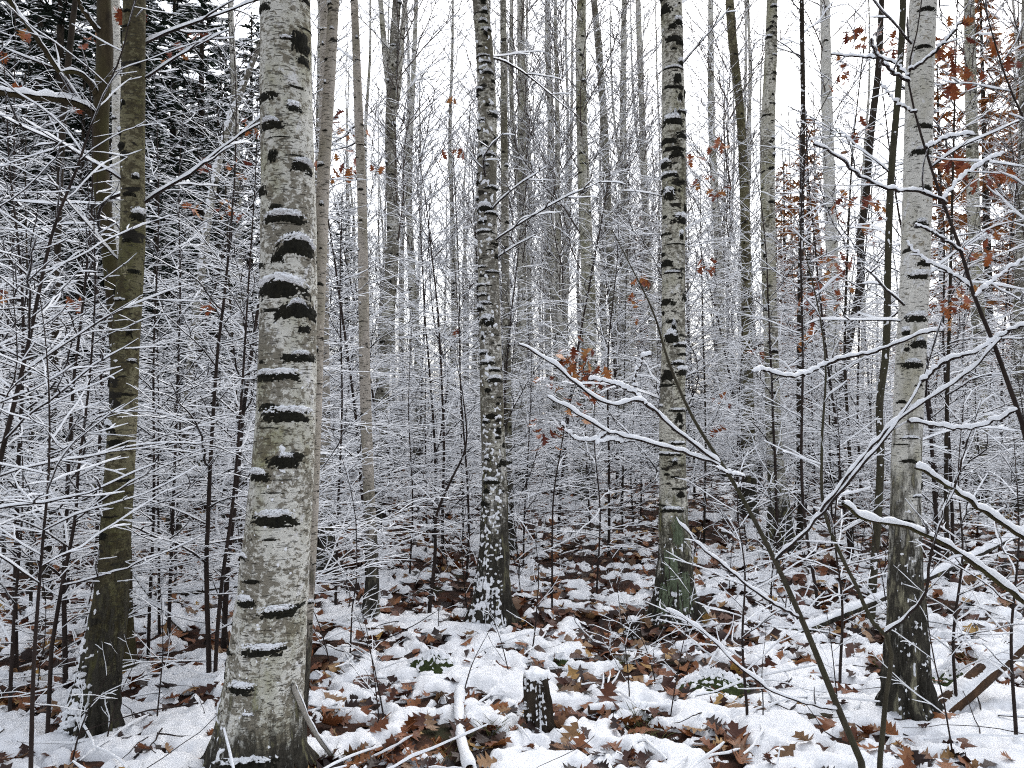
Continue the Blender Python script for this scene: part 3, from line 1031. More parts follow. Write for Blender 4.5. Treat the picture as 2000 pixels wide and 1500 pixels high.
T.speckle(sp, b, -0.6, 1.1, 3.6, 6.6, 0.55, 24, 30, 200, -0.15, 22, 0.02)
T.speckle(sp, b, -0.6, 1.1, 0.2, 3.6, 0.15, 25, 30, 200, -0.1, 26, 0.015)
tag(sp.build("snow_specks", M["snow"], rt, b), None, None, None, "stuff")
rt, T, b = birch("pale thin birch rising behind the leaning snowy pole", 16.5,
                 [(480, 960, 22), (472, 700, 15), (465, 400, 13), (460, 230, 12), (450, 0, 10)], 15, "birch_far", 23, 24, 160, dense=11)
rt, T, b = birch("pale narrow birch showing between the two dark trunks at left", 9.0,
                 [(240, 1084, 26), (236, 850, 20), (231, 500, 18), (228, 250, 17), (226, 0, 15)], 14, "birch_white", 24, 24, 160, 0.02, dense=6.4)
rand_scars(rt, T, b, 1.5, 6.2, 22, 260, 0.3, 0.006, (0.01, 0.03))

# dark stems
rt, T, b = birch("dark brown oak trunk leaning behind the mossy birch at left", 5.0,
                 [(232, 1303, 60), (236, 1150, 40), (238, 900, 34), (232, 700, 30), (216, 520, 28), (202, 400, 30), (196, 300, 31), (198, 210, 30), (205, 110, 30), (203, 0, 25)], 9.0, "oak_bark", 25, 36, 200, 0.02, crown=False, name="oak_tree", dense=4.6)
rngo = random.Random(77)
nro = np.random.default_rng(77)


def px_limb(rt, base, ctl, r0, r1, seed, name="branch", mat="oak_bark", hs=0.02, level=1, space=0.16, ratio=(0.18, 0.42), n=26, k=8, fine=True, flat=0.4, hst=None):
    """a branch through photo pixels; ctl rows are (x, y, distance)"""
    rng = random.Random(seed)
    nrng = np.random.default_rng(seed)
    P = resample([unproject(x, y, d)[0] for x, y, d in ctl], n)
    P = P + nrng.normal(0, 0.0022, P.shape)
    rad = np.linspace(r0, r1, n)
    tw = MB()
    sn = MB()
    tube(tw, P, rad, k)
    if hs > 0:
        snow_on(sn, resample(P, n * 3), np.linspace(r0, r1, n * 3), hs, nrng, fine)
    o = tw.build(name, M[mat], rt, base)
    if hs > 0:
        sn.build("snow", M["snow"], o, base)
    if level > 0:
        tw, sn = MB(), MB()
        L = float(np.linalg.norm(np.diff(P, axis=0), axis=1).sum())
        m = int(L / space)
        side = 1
        for j in range(m):
            f = (0.08 + 0.9 * (j + rng.random()) / m) * (n - 1)
            i = min(n - 2, int(f))
            q = P[i] + (P[i + 1] - P[i]) * (f - i)
            t = P[i + 1] - P[i]
            t = t / np.linalg.norm(t)
            side = -side
            # twigs leave in the branch's own spray: mostly sideways, a little up
            ref = np.cross(t, (0, 1, 0.15))
            dd = t * rng.uniform(0.5, 0.9) + side * ref / (np.linalg.norm(ref) + 1e-6) * rng.uniform(0.25, 0.7) + np.array([0, rng.gauss(0, 0.45), 0.06])
            dd = dd / np.linalg.norm(dd)
            shoot(tw, sn, tuple(q), tuple(dd), L * rng.uniform(*ratio) * (1 - 0.5 * f / n), max(0.0016, r1 * 0.7), rng, nrng, level - 1, hst or hs * 0.6, -0.004, 0.09, 0.10, fine, 4, (0.3, 0.55), None, flat)
        if tw.n:
            t_ = tw.build("twigs", M["twig"], o, base)
            sn.build("twig_snow", M["snow"], o, base)
    return o, P


px_limb(rt, b, [(190, 232, 5.0), (160, 208, 4.9), (120, 196, 4.8), (60, 190, 4.6), (0, 182, 4.5), (-90, 190, 4.4)], 0.022, 0.016, 1, hs=0.04, level=1, space=0.3)
px_limb(rt, b, [(190, 200, 5.0), (178, 165, 4.9), (150, 142, 4.8), (115, 140, 4.75), (95, 110, 4.7), (60, 60, 4.6), (28, 15, 4.6), (0, -30, 4.5)], 0.016, 0.010, 2, hs=0.02, level=1, space=0.3)
px_limb(rt, b, [(200, 70, 5.0), (175, 40, 4.9), (155, 5, 4.85), (140, -40, 4.8)], 0.015, 0.009, 3, hs=0.015, level=1, space=0.3)

rt, T, b = birch("dark purple-brown thin trunk between the far-left conifers", 7.0,
                 [(95, 1162, 22), (100, 900, 15), (110, 600, 13), (116, 380, 12), (126, 200, 12), (140, 60, 11), (152, -40, 9)], 8.0, "dark_bark", 26, 16, 120, crown=False, name="bare_tree")
dead_branches(rt, T, b, 1.0, 6.0, 8, 261, (0.5, 1.3), 0.011, "twig", 2)
rt, T, b = birch("thin dark snow-flecked stem left of the pale far birch", 10.0,
                 [(1560, 1056, 16), (1561, 850, 11), (1562, 650, 11), (1565, 450, 10), (1568, 250, 9), (1566, 0, 8)], 8.5, "dark_bark", 27, 16, 140, crown=False, name="bare_tree")
sp = MB()
T.speckle(sp, b, -0.7, 1.2, 0.5, 7.0, 0.10, 30, 20, 420, 0.0, 30, 0.012)
tag(sp.build("snow_specks", M["snow"], rt, b), None, None, None, "stuff")
dead_branches(rt, T, b, 1.0, 7.0, 12, 271, (0.5, 1.4), 0.011, "twig", 2)
rt, T, b = birch("olive mossy crooked stem just left of the white birch", 6.2,
                 [(1698, 1207, 20), (1706, 1120, 15), (1715, 1000, 15), (1720, 880, 14), (1718, 790, 13), (1729, 700, 14), (1734, 520, 13), (1740, 350, 13), (1754, 180, 12), (1763, 30, 12), (1764, -30, 11)], 6.5, "green_bark", 28, 20, 200, crown=False, name="bare_tree")
sp = MB()
T.speckle(sp, b, -0.7, 1.2, 0.2, 5.0, 0.05, 31, 20, 420, 0.0, 34, 0.010)
tag(sp.build("snow_specks", M["snow"], rt, b), None, None, None, "stuff")
dead_branches(rt, T, b, 1.2, 5.0, 8, 281, (0.4, 1.1), 0.012, "twig", 2)
rt, T, b = birch("black crooked oak sapling bending left of the white birch", 13.0,
                 [(1610, 1000, 18), (1625, 880, 15), (1642, 760, 14), (1662, 650, 14), (1682, 530, 15), (1680, 470, 14), (1690, 400, 13), (1700, 270, 13), (1716, 130, 12), (1722, 0, 10)], 9.0, "dark_bark", 29, 16, 160, crown=False, name="oak_tree")
dead_branches(rt, T, b, 2.0, 8.0, 14, 291, (0.6, 1.8), 0.013, "dark_bark", 2)

# ------------------------------------------------------------------ the stand behind: thin birches
REFS = [(245, "mossy left birch"), (555, "nearest thick birch"), (712, "thin pinkish birch"), (955, "snow-streaked centre birch"), (1147, "sturdy birch behind the oak leaves"), (1316, "banded birch"), (1505, "greenish scarred birch"), (1785, "white right birch")]


def beside(x, d):
    """which of the marked trees a thing stands next to in the view"""
    px = 1000 + x / d * F
    rx, nm = min(REFS, key=lambda r: abs(r[0] - px))
    return ("left" if px < rx else "right") + " of the " + nm


rp = random.Random(21)
FAR_TRUNK = []
for i in range(5):
    rng = random.Random(500 + i)
    pts = []
    x = y = 0
    for j in range(8):
        z = 17.0 * j / 7
        pts.append([x, y, z - (0.15 if j == 0 else 0), (0.105 if j else 0.14) * (1 - 0.9 * (j / 7) ** 1.1) + 0.004])
        x += rng.gauss(0, 0.13)
        y += rng.gauss(0, 0.1)
    FAR_TRUNK.append(Trunk(pts).mesh((0, 0, 0), 14, 60, M["birch_far"], 0, -0.12, 16.9))
placed = []
n_far = 0
tries = 0
while n_far < 118 and tries < 3000:
    tries += 1
    d = 15 + 32 * rp.random() ** 0.8
    x = rp.uniform(-0.74, 0.74) * d if n_far < 88 else rp.uniform(-0.25, 0.35) * d
    if d < 20 and -0.42 < x / d < -0.1 and rp.random() < 0.5:
        continue
    if any((x - a) ** 2 + (d - c) ** 2 < 0.7 for a, c in placed):
        continue
    placed.append((x, d))
    s = rp.uniform(0.8, 1.12)
    w = rp.uniform(0.55, 1.15)
    lab = ("thin" if w < 0.8 else "straight") + (" far birch " if d < 30 else " farthest birch ") + "in the stand behind, " + beside(x, d)
    gr = "thin birches of the stand behind"
    r = empty("birch_tree", (x, d, float(ground_z(x, d))), lab, "tree", gr, rp.uniform(0, 6.28))
    link("trunk", FAR_TRUNK[n_far % 5], r, (0, 0, 0), 0, (w, w, s))
    c = CROWN[(n_far * 3) % 4]
    rz = rp.uniform(0, 6.28)
    link("crown", c[0], r, (0, 0, 0), rz, (w * 0.5 + 0.5, w * 0.5 + 0.5, s))
    if d < 28:
        link("snow", c[1], r, (0, 0, 0), rz, (w * 0.5 + 0.5, w * 0.5 + 0.5, s))
    n_far += 1

# ------------------------------------------------------------------ conifers at the back left, larches


def conifer_parts(seed, H, spread, larch=False):
    rng = random.Random(seed)
    nrng = np.random.default_rng(seed)
    st, nd, sn = MB(), MB(), MB()
    tube(st, np.array([(0, 0, -0.1), (0, 0, H * 0.5), (0.05, 0, H)]), [0.14, 0.09, 0.02], 8)
    nb = int(H * (9 if not larch else 7))
    az = 0
    for j in range(nb):
        s = (j + rng.random()) / nb
        z = H * (0.06 + 0.93 * s)
        az += 2.4 + rng.uniform(-0.4, 0.4)
        L = spread * (1 - s) ** 0.85 * rng.uniform(0.6, 1.1) + 0.12
        e = math.radians(rng.uniform(-20, 15) + 30 * s)
        P = walk((0, 0, z), (math.cos(az) * math.cos(e), math.sin(az) * math.cos(e), math.sin(e)), L, 7, 0.05, 0.02, rng)
        tube(st, P, np.linspace(0.018, 0.004, 8), 4)
        m = int(L * (26 if not larch else 30)) + 2
        for q in range(m):
            f = (0.12 + 0.88 * (q + rng.random()) / m) * 7
            i = min(6, int(f))
            c = P[i] + (P[i + 1] - P[i]) * (f - i)
            side = rng.choice((-1, 1))
            aa = az + side * rng.uniform(0.3, 1.2)
            l2 = (0.36 if not larch else 0.40) * rng.uniform(0.5, 1.2) * (1 - 0.4 * f / 7)
            dz = rng.uniform(-0.45, 0.1) if not larch else rng.uniform(-0.9, 0.2)
            tip = c + np.array([math.cos(aa) * l2, math.sin(aa) * l2, dz * l2])
            # a flat tapering spray of needles, slightly folded, with ragged edge
            ax = tip - c
            sd = np.array([-ax[1], ax[0], 0]) / (l2 + 1e-6)
            ro = rng.gauss(0, 0.35) if not larch else rng.uniform(-1.57, 1.57)
            sd = sd * math.cos(ro) + np.cross(ax / (np.linalg.norm(ax) + 1e-6), sd) * math.sin(ro)
            w = l2 * (0.26 if not larch else 0.22)
            k = 5
            vs = []
            for u in range(k):
                g = u / (k - 1)
                ww = w * (1 - 0.75 * g) * (0.45 if u % 2 else 1.0)
                mid = c + ax * g
                vs += [mid - sd * ww + np.array([0, 0, -0.3 * ww]), mid, mid + sd * ww + np.array([0, 0, -0.3 * ww])]
            qs = []
            for u in range(k - 1):
                qs += [(3 * u, 3 * u + 1, 3 * u + 4, 3 * u + 3), (3 * u + 1, 3 * u + 2, 3 * u + 5, 3 * u + 4)]
            nd.add(np.array(vs), qs)
            if not larch and rng.random() < 0.75:
                snow_on(sn, np.array([c, (c + tip) / 2 + (0, 0, 0.004), tip]), np.array([0.010, 0.010, 0.004]), 0.02, nrng, False, 1.2)
        if not larch:
            snow_on(sn, P, np.linspace(0.018, 0.006, 8), 0.025, nrng, False)
    return st, nd, sn


CON = []
for i in range(2):
    a, b_, c = conifer_parts(600 + i, 13.0, 2.6)
    CON.append((a.mesh("trunk", M["dark_bark"]), b_.mesh("needles", M["needle"]), c.mesh("snow", M["snow"])))
con_spots = [(100, 14, 0.95), (250, 15.5, 1.0), (385, 17, 0.95), (485, 22, 1.0), (0, 18, 1.2), (30, 12.5, 0.55), (150, 13.5, 0.62), (300, 12.8, 0.5), (420, 14.5, 0.6), (-80, 11.5, 0.6), (540, 17, 0.55), (60, 16, 1.0), (200, 19, 1.15), (330, 18, 1.0), (430, 24, 1.05), (-60, 20, 1.2), (120, 26, 1.3), (280, 28, 1.3), (665, 23, 0.62), (-150, 15, 1.1), (380, 33, 1.2)]
con_lab = ["dense spruce left of the dark oak trunk, its tip above the frame", "dense spruce straight behind the mossy birch", "dense spruce crossed by the leaning snowy pole", "slim spruce just left of the nearest trunk", "broad spruce cut by the left edge",
           "low bushy spruce added to darken the thicket at the left edge", "low spruce added to darken the thicket left of the mossy birch", "low spruce added to darken the thicket just right of the mossy birch", "low spruce added to darken the thicket left of the nearest trunk", "low spruce added outside the left edge to darken behind the snowy twigs", "low spruce added as dark backing, mostly hidden behind the nearest trunk",  # low spruces added to darken the background at thicket height
           "dark spruce at the far left edge behind the snowy twigs", "tall dark spruce behind the mossy birch and dark oak trunk",
           "dark spruce right behind the mossy birch, left of the leaning pole", "dark spruce directly behind the leaning snowy pole",
           "dark spruce beyond the left edge, its boughs reaching in", "tall spruce filling the top left corner", "tall far spruce between the mossy birch and the leaning pole",
           "small dark spruce behind the thin pinkish birch stem", "spruce outside the left edge shading the thicket", "far spruce behind the gap left of the nearest trunk"]
for i, (px, d, s) in enumerate(con_spots):
    x = (px - 1000) / F * d
    r = empty("spruce_tree", (x, d, float(ground_z(x, d))), con_lab[i], "conifer", "dark spruces at the left", i * 1.3, s)
    for nm, me in zip(("trunk", "needles", "snow"), CON[i % 2]):
        link(nm, me, r)
a, b_, c = conifer_parts(620, 12.0, 1.8, True)
LAR = (a.mesh("trunk", M["dark_bark"]), b_.mesh("needles", M["larch"]))
for i, (px, d, s, lab) in enumerate([(1252, 30, 0.78, "rust-orange larch seen left of the banded birch"), (1585, 24, 0.92, "rust-orange larch between the greenish and the pale far birch"),
                                     (1935, 21, 1.1, "tall rust-orange larch in the upper right corner"), (1535, 32, 1.0, "far rust-orange larch behind the greenish scarred birch"), (1845, 27, 1.15, "rust-orange larch half hidden by the white birch"), (2010, 25, 1.2, "rust-orange larch cut by the right edge")]):
    x = (px - 1000) / F * d
    r = empty("larch_tree", (x, d, float(ground_z(x, d))), lab, "conifer", "rust-orange larches", i * 1.9, s)
    for nm, me in zip(("trunk", "needles"), LAR):
        link(nm, me, r)

# ------------------------------------------------------------------ undergrowth: saplings and seedlings
ru = random.Random(31)
placed = []
n_s = 0
tries = 0


def path_gap(x, d):
    """the open strip of leaf-covered ground running back from the middle"""
    px = 1000 + x / d * F
    return d < 13 and 640 < px < 1750 and d < 7.4


while n_s < 285 and tries < 8000:
    tries += 1
    d = 4.6 + 27 * ru.random() ** 1.25
    x = ru.uniform(-0.72, 0.72) * d
    px = 1000 + x / d * F
    if d < 7.6 and px > 600:
        continue
    if any((x - a) ** 2 + (d - c) ** 2 < 0.25 + 0.012 * d for a, c in placed):
        continue
    placed.append((x, d))
    i = n_s if d > 7 else n_s * 2 + 1
    s = ru.uniform(0.75, 1.2) * (1.0 if d < 13 else ru.uniform(1.0, 1.5))
    tall = SAP[i % 9][3] * s
    lab = ("low" if tall < 3.5 else "middling" if tall < 5 else "tall") + " bare snowy sapling " + ("close by" if d < 8 else "deep" if d > 16 else "halfway back") + ", " + beside(x, d)
    gr = "bare saplings of the snowy thicket"
    place_proto(SAP, "sapling", i, x, d, ru.uniform(0, 6.28), s, lab, "sapling", gr)
    n_s += 1
n_s = 0
tries = 0
while n_s < 175 and tries < 4000:
    tries += 1
    d = 3.6 + 15 * ru.random() ** 1.1
    x = ru.uniform(-0.68, 0.68) * d
    px = 1000 + x / d * F
    if d < 5 and 380 < px < 700:
        continue
    s = ru.uniform(0.6, 1.25)
    lab = ("short" if SEED[n_s % 6][3] * s < 0.95 else "knee-high") + " seedling in the snow " + ("in front, " if d < 5.5 else "farther back, " if d > 9 else "midway, ") + beside(x, d)
    place_proto(SEED, "seedling", n_s, x, d, ru.uniform(0, 6.28), s, lab, "seedling", "upright seedlings in the snow")
    n_s += 1

# far thicket: too dense to count
def thicket(name, me_list, n, d0, d1, smin, smax, seed, label, zoff=0.0):
    rng = random.Random(seed)
    me = bpy.data.meshes.new(name)
    pts, rot, scl = [], [], []
    for i in range(n):
        d = rng.uniform(d0, d1)
        x = rng.uniform(-0.8, 0.8) * d
        pts.append((x, d, float(ground_z(x, d)) + zoff))
        rot.append(rng.uniform(0, 6.28))
        scl.append(rng.uniform(smin, smax))
    me.from_pydata(pts, [], [])
    ra = me.attributes.new("rotz", 'FLOAT', 'POINT')
    ra.data.foreach_set("value", rot)
    sa = me.attributes.new("size", 'FLOAT', 'POINT')
    sa.data.foreach_set("value", scl)
    o = bpy.data.objects.new(name, me)
    COL.objects.link(o)
    tag(o, label, "thicket", None, "stuff")
    ng = bpy.data.node_groups.new(name, 'GeometryNodeTree')
    ng.interface.new_socket("Geometry", in_out='INPUT', socket_type='NodeSocketGeometry')
    ng.interface.new_socket("Geometry", in_out='OUTPUT', socket_type='NodeSocketGeometry')
    gi, go = ng.nodes.new("NodeGroupInput"), ng.nodes.new("NodeGroupOutput")
    join = ng.nodes.new("GeometryNodeJoinGeometry")
    an = ng.nodes.new("GeometryNodeInputNamedAttribute")
    an.data_type = 'FLOAT'
    an.inputs[0].default_value = "rotz"
    asz = ng.nodes.new("GeometryNodeInputNamedAttribute")
    asz.data_type = 'FLOAT'
    asz.inputs[0].default_value = "size"
    cz = ng.nodes.new("ShaderNodeCombineXYZ")
    ng.links.new(an.outputs[0], cz.inputs[2])
    for src in me_list:
        oi = ng.nodes.new("GeometryNodeObjectInfo")
        oi.inputs[0].default_value = src
        oi.transform_space = 'ORIGINAL'
        ip = ng.nodes.new("GeometryNodeInstanceOnPoints")
        ng.links.new(gi.outputs[0], ip.inputs["Points"])
        ng.links.new(oi.outputs["Geometry"], ip.inputs["Instance"])
        ng.links.new(cz.outputs[0], ip.inputs["Rotation"])
        ng.links.new(asz.outputs[0], ip.inputs["Scale"])
        ng.links.new(ip.outputs[0], join.inputs[0])
    ng.links.new(join.outputs[0], go.inputs[0])
    md = o.modifiers.new("scatter", 'NODES')
    md.node_group = ng
    return o


def first_with(me):
    for o in COL.objects:
        if o.type == 'MESH' and o.data == me:
            return o


for i in (2, 4, 6, 8):
    src = [first_with(m) for m in SAP[i][:3]]
    thicket("far_thicket", [s_ for s_ in src if s_][:2], 85, 25, 60, *((0.9, 1.6) if i < 6 else (1.2, 2.2)), 900 + i, "far mass of snowy undergrowth closing the view between the trunks")  # snow left off these twigs to darken the far background

# ------------------------------------------------------------------ near saplings, stem by stem
hang_meshes = []
for i in range(6):
    v, q = leaf_arrays(random.Random(150 + i))
    bb = MB()
    bb.add(v, q)
    hang_meshes.append(bb.mesh("leaf", M["leaf_hang"]))
snowcap = []
for i in range(3):
    rng = random.Random(170 + i)
    u, w = np.meshgrid(np.linspace(0, 1, 9), np.linspace(-1, 1, 7), indexing='ij')
    hw = 0.30 * np.sin(np.clip(u * 3.1, 0, 3.14)) ** 0.7 + 0.02
    z = 0.05 * np.sqrt(np.clip(1 - w ** 2, 0, 1)) * np.sin(np.clip(u * 3.14, 0, 3.14)) ** 0.5 + 0.02 * noise2(u * 6, w * 4, i) + 0.01
    bb = MB()
    bb.add(np.stack([u * 0.85 + 0.05, w * hw, z], -1).reshape(-1, 3) * 0.15, gridquads(9, 7))
    snowcap.append(bb.mesh("snow", M["snow"]))


def hang_leaves(rt, base, spots, seed, snow_p=0.3, size=(0.7, 1.1)):
    """spots: world points of the stalks"""
    rng = random.Random(seed)
    for p in spots:
        o = link("leaf", hang_meshes[rng.randrange(6)], rt, tuple(np.asarray(p) - base))
        o.scale = (rng.uniform(*size),) * 3
        dn = rng.uniform(0.2, 1.35)
        o.rotation_euler = (rng.uniform(-1.2, 1.2), dn, rng.uniform(0, 6.28))
        if rng.random() < snow_p:
            o.rotation_euler = (rng.uniform(-0.3, 0.3), rng.uniform(0.0, 0.5), rng.uniform(0, 6.28))
            link("snow", snowcap[rng.randrange(3)], o)


def near_sapling(label, ctl, r0, seed, nprim, Lmax, mat="twig", lo=0.1, level=2, hs=0.0075, elev=(0, 35), name="sapling", space=0.13, shape=1.2):
    """ctl rows (x, y, distance) from the foot up"""
    rng = random.Random(seed)
    nrng = np.random.default_rng(seed)
    P = resample([unproject(x, y, d)[0] for x, y, d in ctl], 30)
    P[0, 2] = min(P[0, 2], float(ground_z(P[0, 0], P[0, 1])) - 0.02)
    base = P[0].copy()
    rt = empty(name, tuple(base), label, "sapling")
    each = []
    st, _, _ = sapling_parts(P, r0, rng, nrng, nprim, Lmax, lo, level, hs, elev, -0.008, space, True, 4, shape, each)
    st.build("stem", M[mat], rt, base)
    for tw, sn in each:
        o = tw.build("branch", M["twig"], rt, base)
        sn.build("snow", M["snow"], o, base)
    return rt, base, P


# left thicket in front
near_sapling("dark slanting sapling at the left edge with wide snowy boughs", [(-40, 1380, 3.3), (0, 900, 3.3), (30, 780, 3.3), (60, 650, 3.3), (76, 570, 3.3), (110, 430, 3.3), (150, 330, 3.3), (190, 210, 3.3), (236, 110, 3.3), (262, 0, 3.3), (280, -60, 3.3)], 0.013, 41, 26, 1.15, lo=0.25)
near_sapling("thin sapling in front of the mossy birch's left side", [(95, 1300, 3.9), (120, 1150, 3.9), (148, 1000, 3.9), (152, 930, 3.9), (166, 820, 3.9), (180, 680, 3.9), (186, 560, 3.9), (184, 420, 3.9), (196, 300, 3.9)], 0.010, 42, 24, 1.0, lo=0.15)
near_sapling("snow-laden sapling in the lower left corner", [(20, 1350, 4.2), (28, 1200, 4.2), (40, 1060, 4.2), (45, 950, 4.2), (38, 800, 4.2)], 0.010, 43, 20, 1.0, lo=0.12)
near_sapling("sapling with arching snowy sprays left of the nearest trunk", [(420, 1290, 4.7), (432, 1150, 4.7), (455, 980, 4.7), (470, 800, 4.7), (485, 560, 4.7), (500, 320, 4.7), (505, 150, 4.7)], 0.012, 44, 26, 0.95, lo=0.3)
near_sapling("sapling whose snowy sprays cross between mossy birch and nearest trunk", [(330, 1200, 5.6), (338, 1000, 5.6), (345, 800, 5.6), (352, 560, 5.6), (350, 350, 5.6), (362, 160, 5.6)], 0.013, 45, 34, 1.15, lo=0.2)
near_sapling("far-left sapling with level snowy branches", [(-60, 1250, 4.8), (-40, 1000, 4.8), (-30, 700, 4.8), (-20, 450, 4.8), (0, 150, 4.8)], 0.016, 46, 36, 1.5, lo=0.15)
near_sapling("near sapling at the far left with thick level snowy twigs", [(60, 1500, 2.9), (66, 1300, 2.9), (80, 1100, 2.9), (96, 900, 2.9), (92, 700, 2.9), (70, 520, 2.9)], 0.008, 403, 20, 0.8, lo=0.35)
near_sapling("sapling with fanned snowy twigs left of the slanting one", [(-120, 1450, 3.0), (-100, 1000, 3.0), (-80, 600, 3.0), (-60, 300, 3.0), (-50, 100, 3.0)], 0.013, 404, 30, 1.15, lo=0.2)
near_sapling("slim sapling crossing behind the dark oak trunk at left", [(290, 1230, 5.2), (300, 1000, 5.2), (300, 700, 5.2), (310, 400, 5.2), (300, 100, 5.2)], 0.011, 405, 30, 1.1, lo=0.25)
near_sapling("sapling behind the slender pale stem with upswept snowy twigs", [(655, 1190, 6.4), (660, 1000, 6.4), (668, 800, 6.4), (664, 560, 6.4), (672, 300, 6.4)], 0.012, 47, 28, 1.1, lo=0.2)
near_sapling("dark crooked stem leaning before the centre birch's left foot", [(838, 1195, 6.3), (850, 1080, 6.3), (852, 1010, 6.3), (880, 940, 6.3), (908, 880, 6.3), (905, 780, 6.3), (890, 700, 6.3)], 0.018, 48, 12, 0.8, lo=0.3)
near_sapling("forked sapling standing left of the centre birch", [(850, 1020, 11.6), (853, 900, 11.6), (868, 800, 11.6), (875, 740, 11.6), (850, 640, 11.6), (838, 500, 11.6), (842, 320, 11.6)], 0.022, 49, 34, 1.6, lo=0.25)

# the olive-green leaning sapling in front right and its snow-laden boughs
D = 3.2
rt, b, P = near_sapling("olive-green leaning sapling in front with thick snow-laden boughs", [(1700, 1530, 3.15), (1640, 1390, D), (1566, 1210, D), (1512, 1092, D), (1440, 955, D), (1345, 800, D), (1300, 690, D), (1280, 620, D), (1232, 520, D), (1196, 450, D)], 0.0145, 60, 0, 0.5, "green_bark")
px_limb(rt, b, [(1405, 905, D), (1370, 880, D), (1330, 850, D), (1268, 793, D), (1255, 785, 3.18), (1190, 790, 3.1), (1130, 755, 3.05), (1090, 720, 3.0), (1055, 695, 3.0), (1012, 672, 2.95)], 0.0065, 0.0025, 61, mat="twig", hs=0.014, level=1, space=0.5, ratio=(0.06, 0.16))
px_limb(rt, b, [(1262, 790, 3.18), (1240, 770, 3.2), (1210, 755, 3.22), (1180, 745, 3.25), (1150, 742, 3.3)], 0.006, 0.003, 62, mat="twig", hs=0.017, level=0)
px_limb(rt, b, [(1240, 768, 3.2), (1240, 735, 3.2), (1252, 712, 3.2), (1256, 698, 3.2), (1270, 694, 3.2)], 0.005, 0.003, 63, mat="twig", hs=0.015, level=0)
px_limb(rt, b, [(1405, 908, D), (1340, 885, D), (1250, 862, 3.1), (1185, 843, 3.05), (1130, 810, 3.0), (1085, 785, 3.0), (1068, 775, 3.0)], 0.006, 0.0025, 64, mat="twig", hs=0.014, level=1, space=0.5, ratio=(0.06, 0.16))
px_limb(rt, b, [(1186, 845, 3.05), (1175, 855, 3.05), (1150, 862, 3.05), (1125, 858, 3.05), (1105, 842, 3.05), (1095, 825, 3.05)], 0.005, 0.0025, 65, mat="twig", hs=0.015, level=0)
px_limb(rt, b, [(1240, 860, 3.1), (1215, 863, 3.08), (1190, 860, 3.05), (1165, 868, 3.0)], 0.004, 0.0025, 66, mat="twig", hs=0.014, level=0)
px_limb(rt, b, [(1514, 1094, D), (1560, 1050, 3.15), (1620, 985, 3.1), (1670, 925, 3.05), (1740, 840, 3.0), (1800, 745, 3.0), (1826, 660, 3.0), (1838, 620, 3.0)], 0.0075, 0.003, 67, mat="twig", hs=0.011, level=1, space=0.28, ratio=(0.10, 0.3))
px_limb(rt, b, [(1600, 1000, 3.1), (1680, 900, 3.05), (1752, 822, 3.0), (1830, 770, 2.95), (1900, 720, 2.9), (1956, 658, 2.85)], 0.0065, 0.003, 68, mat="twig", hs=0.013, level=1, space=0.35, ratio=(0.10, 0.25))
px_limb(rt, b, [(1800, 748, 3.0), (1850, 705, 2.95), (1900, 690, 2.9), (1955, 655, 2.9)], 0.006, 0.003, 69, mat="twig", hs=0.017, level=0)
px_limb(rt, b, [(1772, 822, 3.0), (1830, 832, 2.95), (1890, 838, 2.9), (1950, 820, 2.85), (1990, 800, 2.8)], 0.005, 0.003, 70, mat="twig", hs=0.014, level=1, space=0.4, ratio=(0.1, 0.25))
px_limb(rt, b, [(1440, 958, D), (1450, 940, D), (1425, 925, 3.1), (1400, 915, 3.05)], 0.004, 0.002, 71, mat="twig", hs=0.014, level=0)
px_limb(rt, b, [(1560, 1205, D), (1480, 1160, 3.1), (1420, 1110, 3.05), (1360, 1060, 3.0), (1320, 1010, 3.0)], 0.005, 0.002, 72, mat="twig", hs=0.012, level=1, space=0.25, ratio=(0.12, 0.3))
px_limb(rt, b, [(1635, 1385, D), (1560, 1370, 3.1), (1500, 1345, 3.05), (1440, 1300, 3.0), (1380, 1240, 3.0), (1300, 1190, 3.0)], 0.005, 0.002, 73, mat="twig", hs=0.012, level=1, space=0.22, ratio=(0.12, 0.3))

rt, b, P = near_sapling("second olive stem forking in front of the white birch's foot", [(1715, 1520, 3.3), (1728, 1380, 3.3), (1730, 1240, 3.3), (1700, 1210, 3.3), (1680, 1160, 3.3), (1640, 1080, 3.3), (1610, 1000, 3.3), (1605, 880, 3.3), (1612, 700, 3.3), (1598, 600, 3.3), (1574, 500, 3.3), (1560, 430, 3.3)], 0.011, 80, 8, 0.5, "green_bark", lo=0.4, hs=0.012)
px_limb(rt, b, [(1612, 712, 3.3), (1650, 700, 3.25), (1700, 690, 3.2), (1760, 668, 3.1), (1810, 650, 3.05), (1842, 646, 3.0)], 0.006, 0.003, 81, mat="twig", hs=0.015, level=0)
px_limb(rt, b, [(1612, 712, 3.3), (1570, 732, 3.25), (1530, 735, 3.2), (1495, 725, 3.2), (1470, 728, 3.15)], 0.006, 0.003, 82, mat="twig", hs=0.015, level=1, space=0.3, ratio=(0.1, 0.25))
px_limb(rt, b, [(1730, 1235, 3.3), (1780, 1195, 3.25), (1808, 1160, 3.2), (1815, 1100, 3.2), (1835, 1020, 3.2), (1860, 960, 3.2), (1890, 860, 3.2), (1915, 780, 3.2)], 0.007, 0.003, 83, mat="twig", hs=0.010, level=1, space=0.3, ratio=(0.1, 0.25))
rt, b, P = near_sapling("thin brown stem rising along the white birch toward the upper right", [(2060, 1480, 2.9), (2030, 1000, 2.9), (1996, 825, 2.9), (1965, 738, 2.9), (1940, 668, 2.9), (1902, 577, 2.9), (1877, 490, 2.9), (1839, 388, 2.9), (1807, 290, 2.9), (1786, 217, 2.9), (1774, 150, 2.9), (1793, 52, 2.9), (1805, -40, 2.9)], 0.013, 84, 0, 0.6, "twig", hs=0.012)
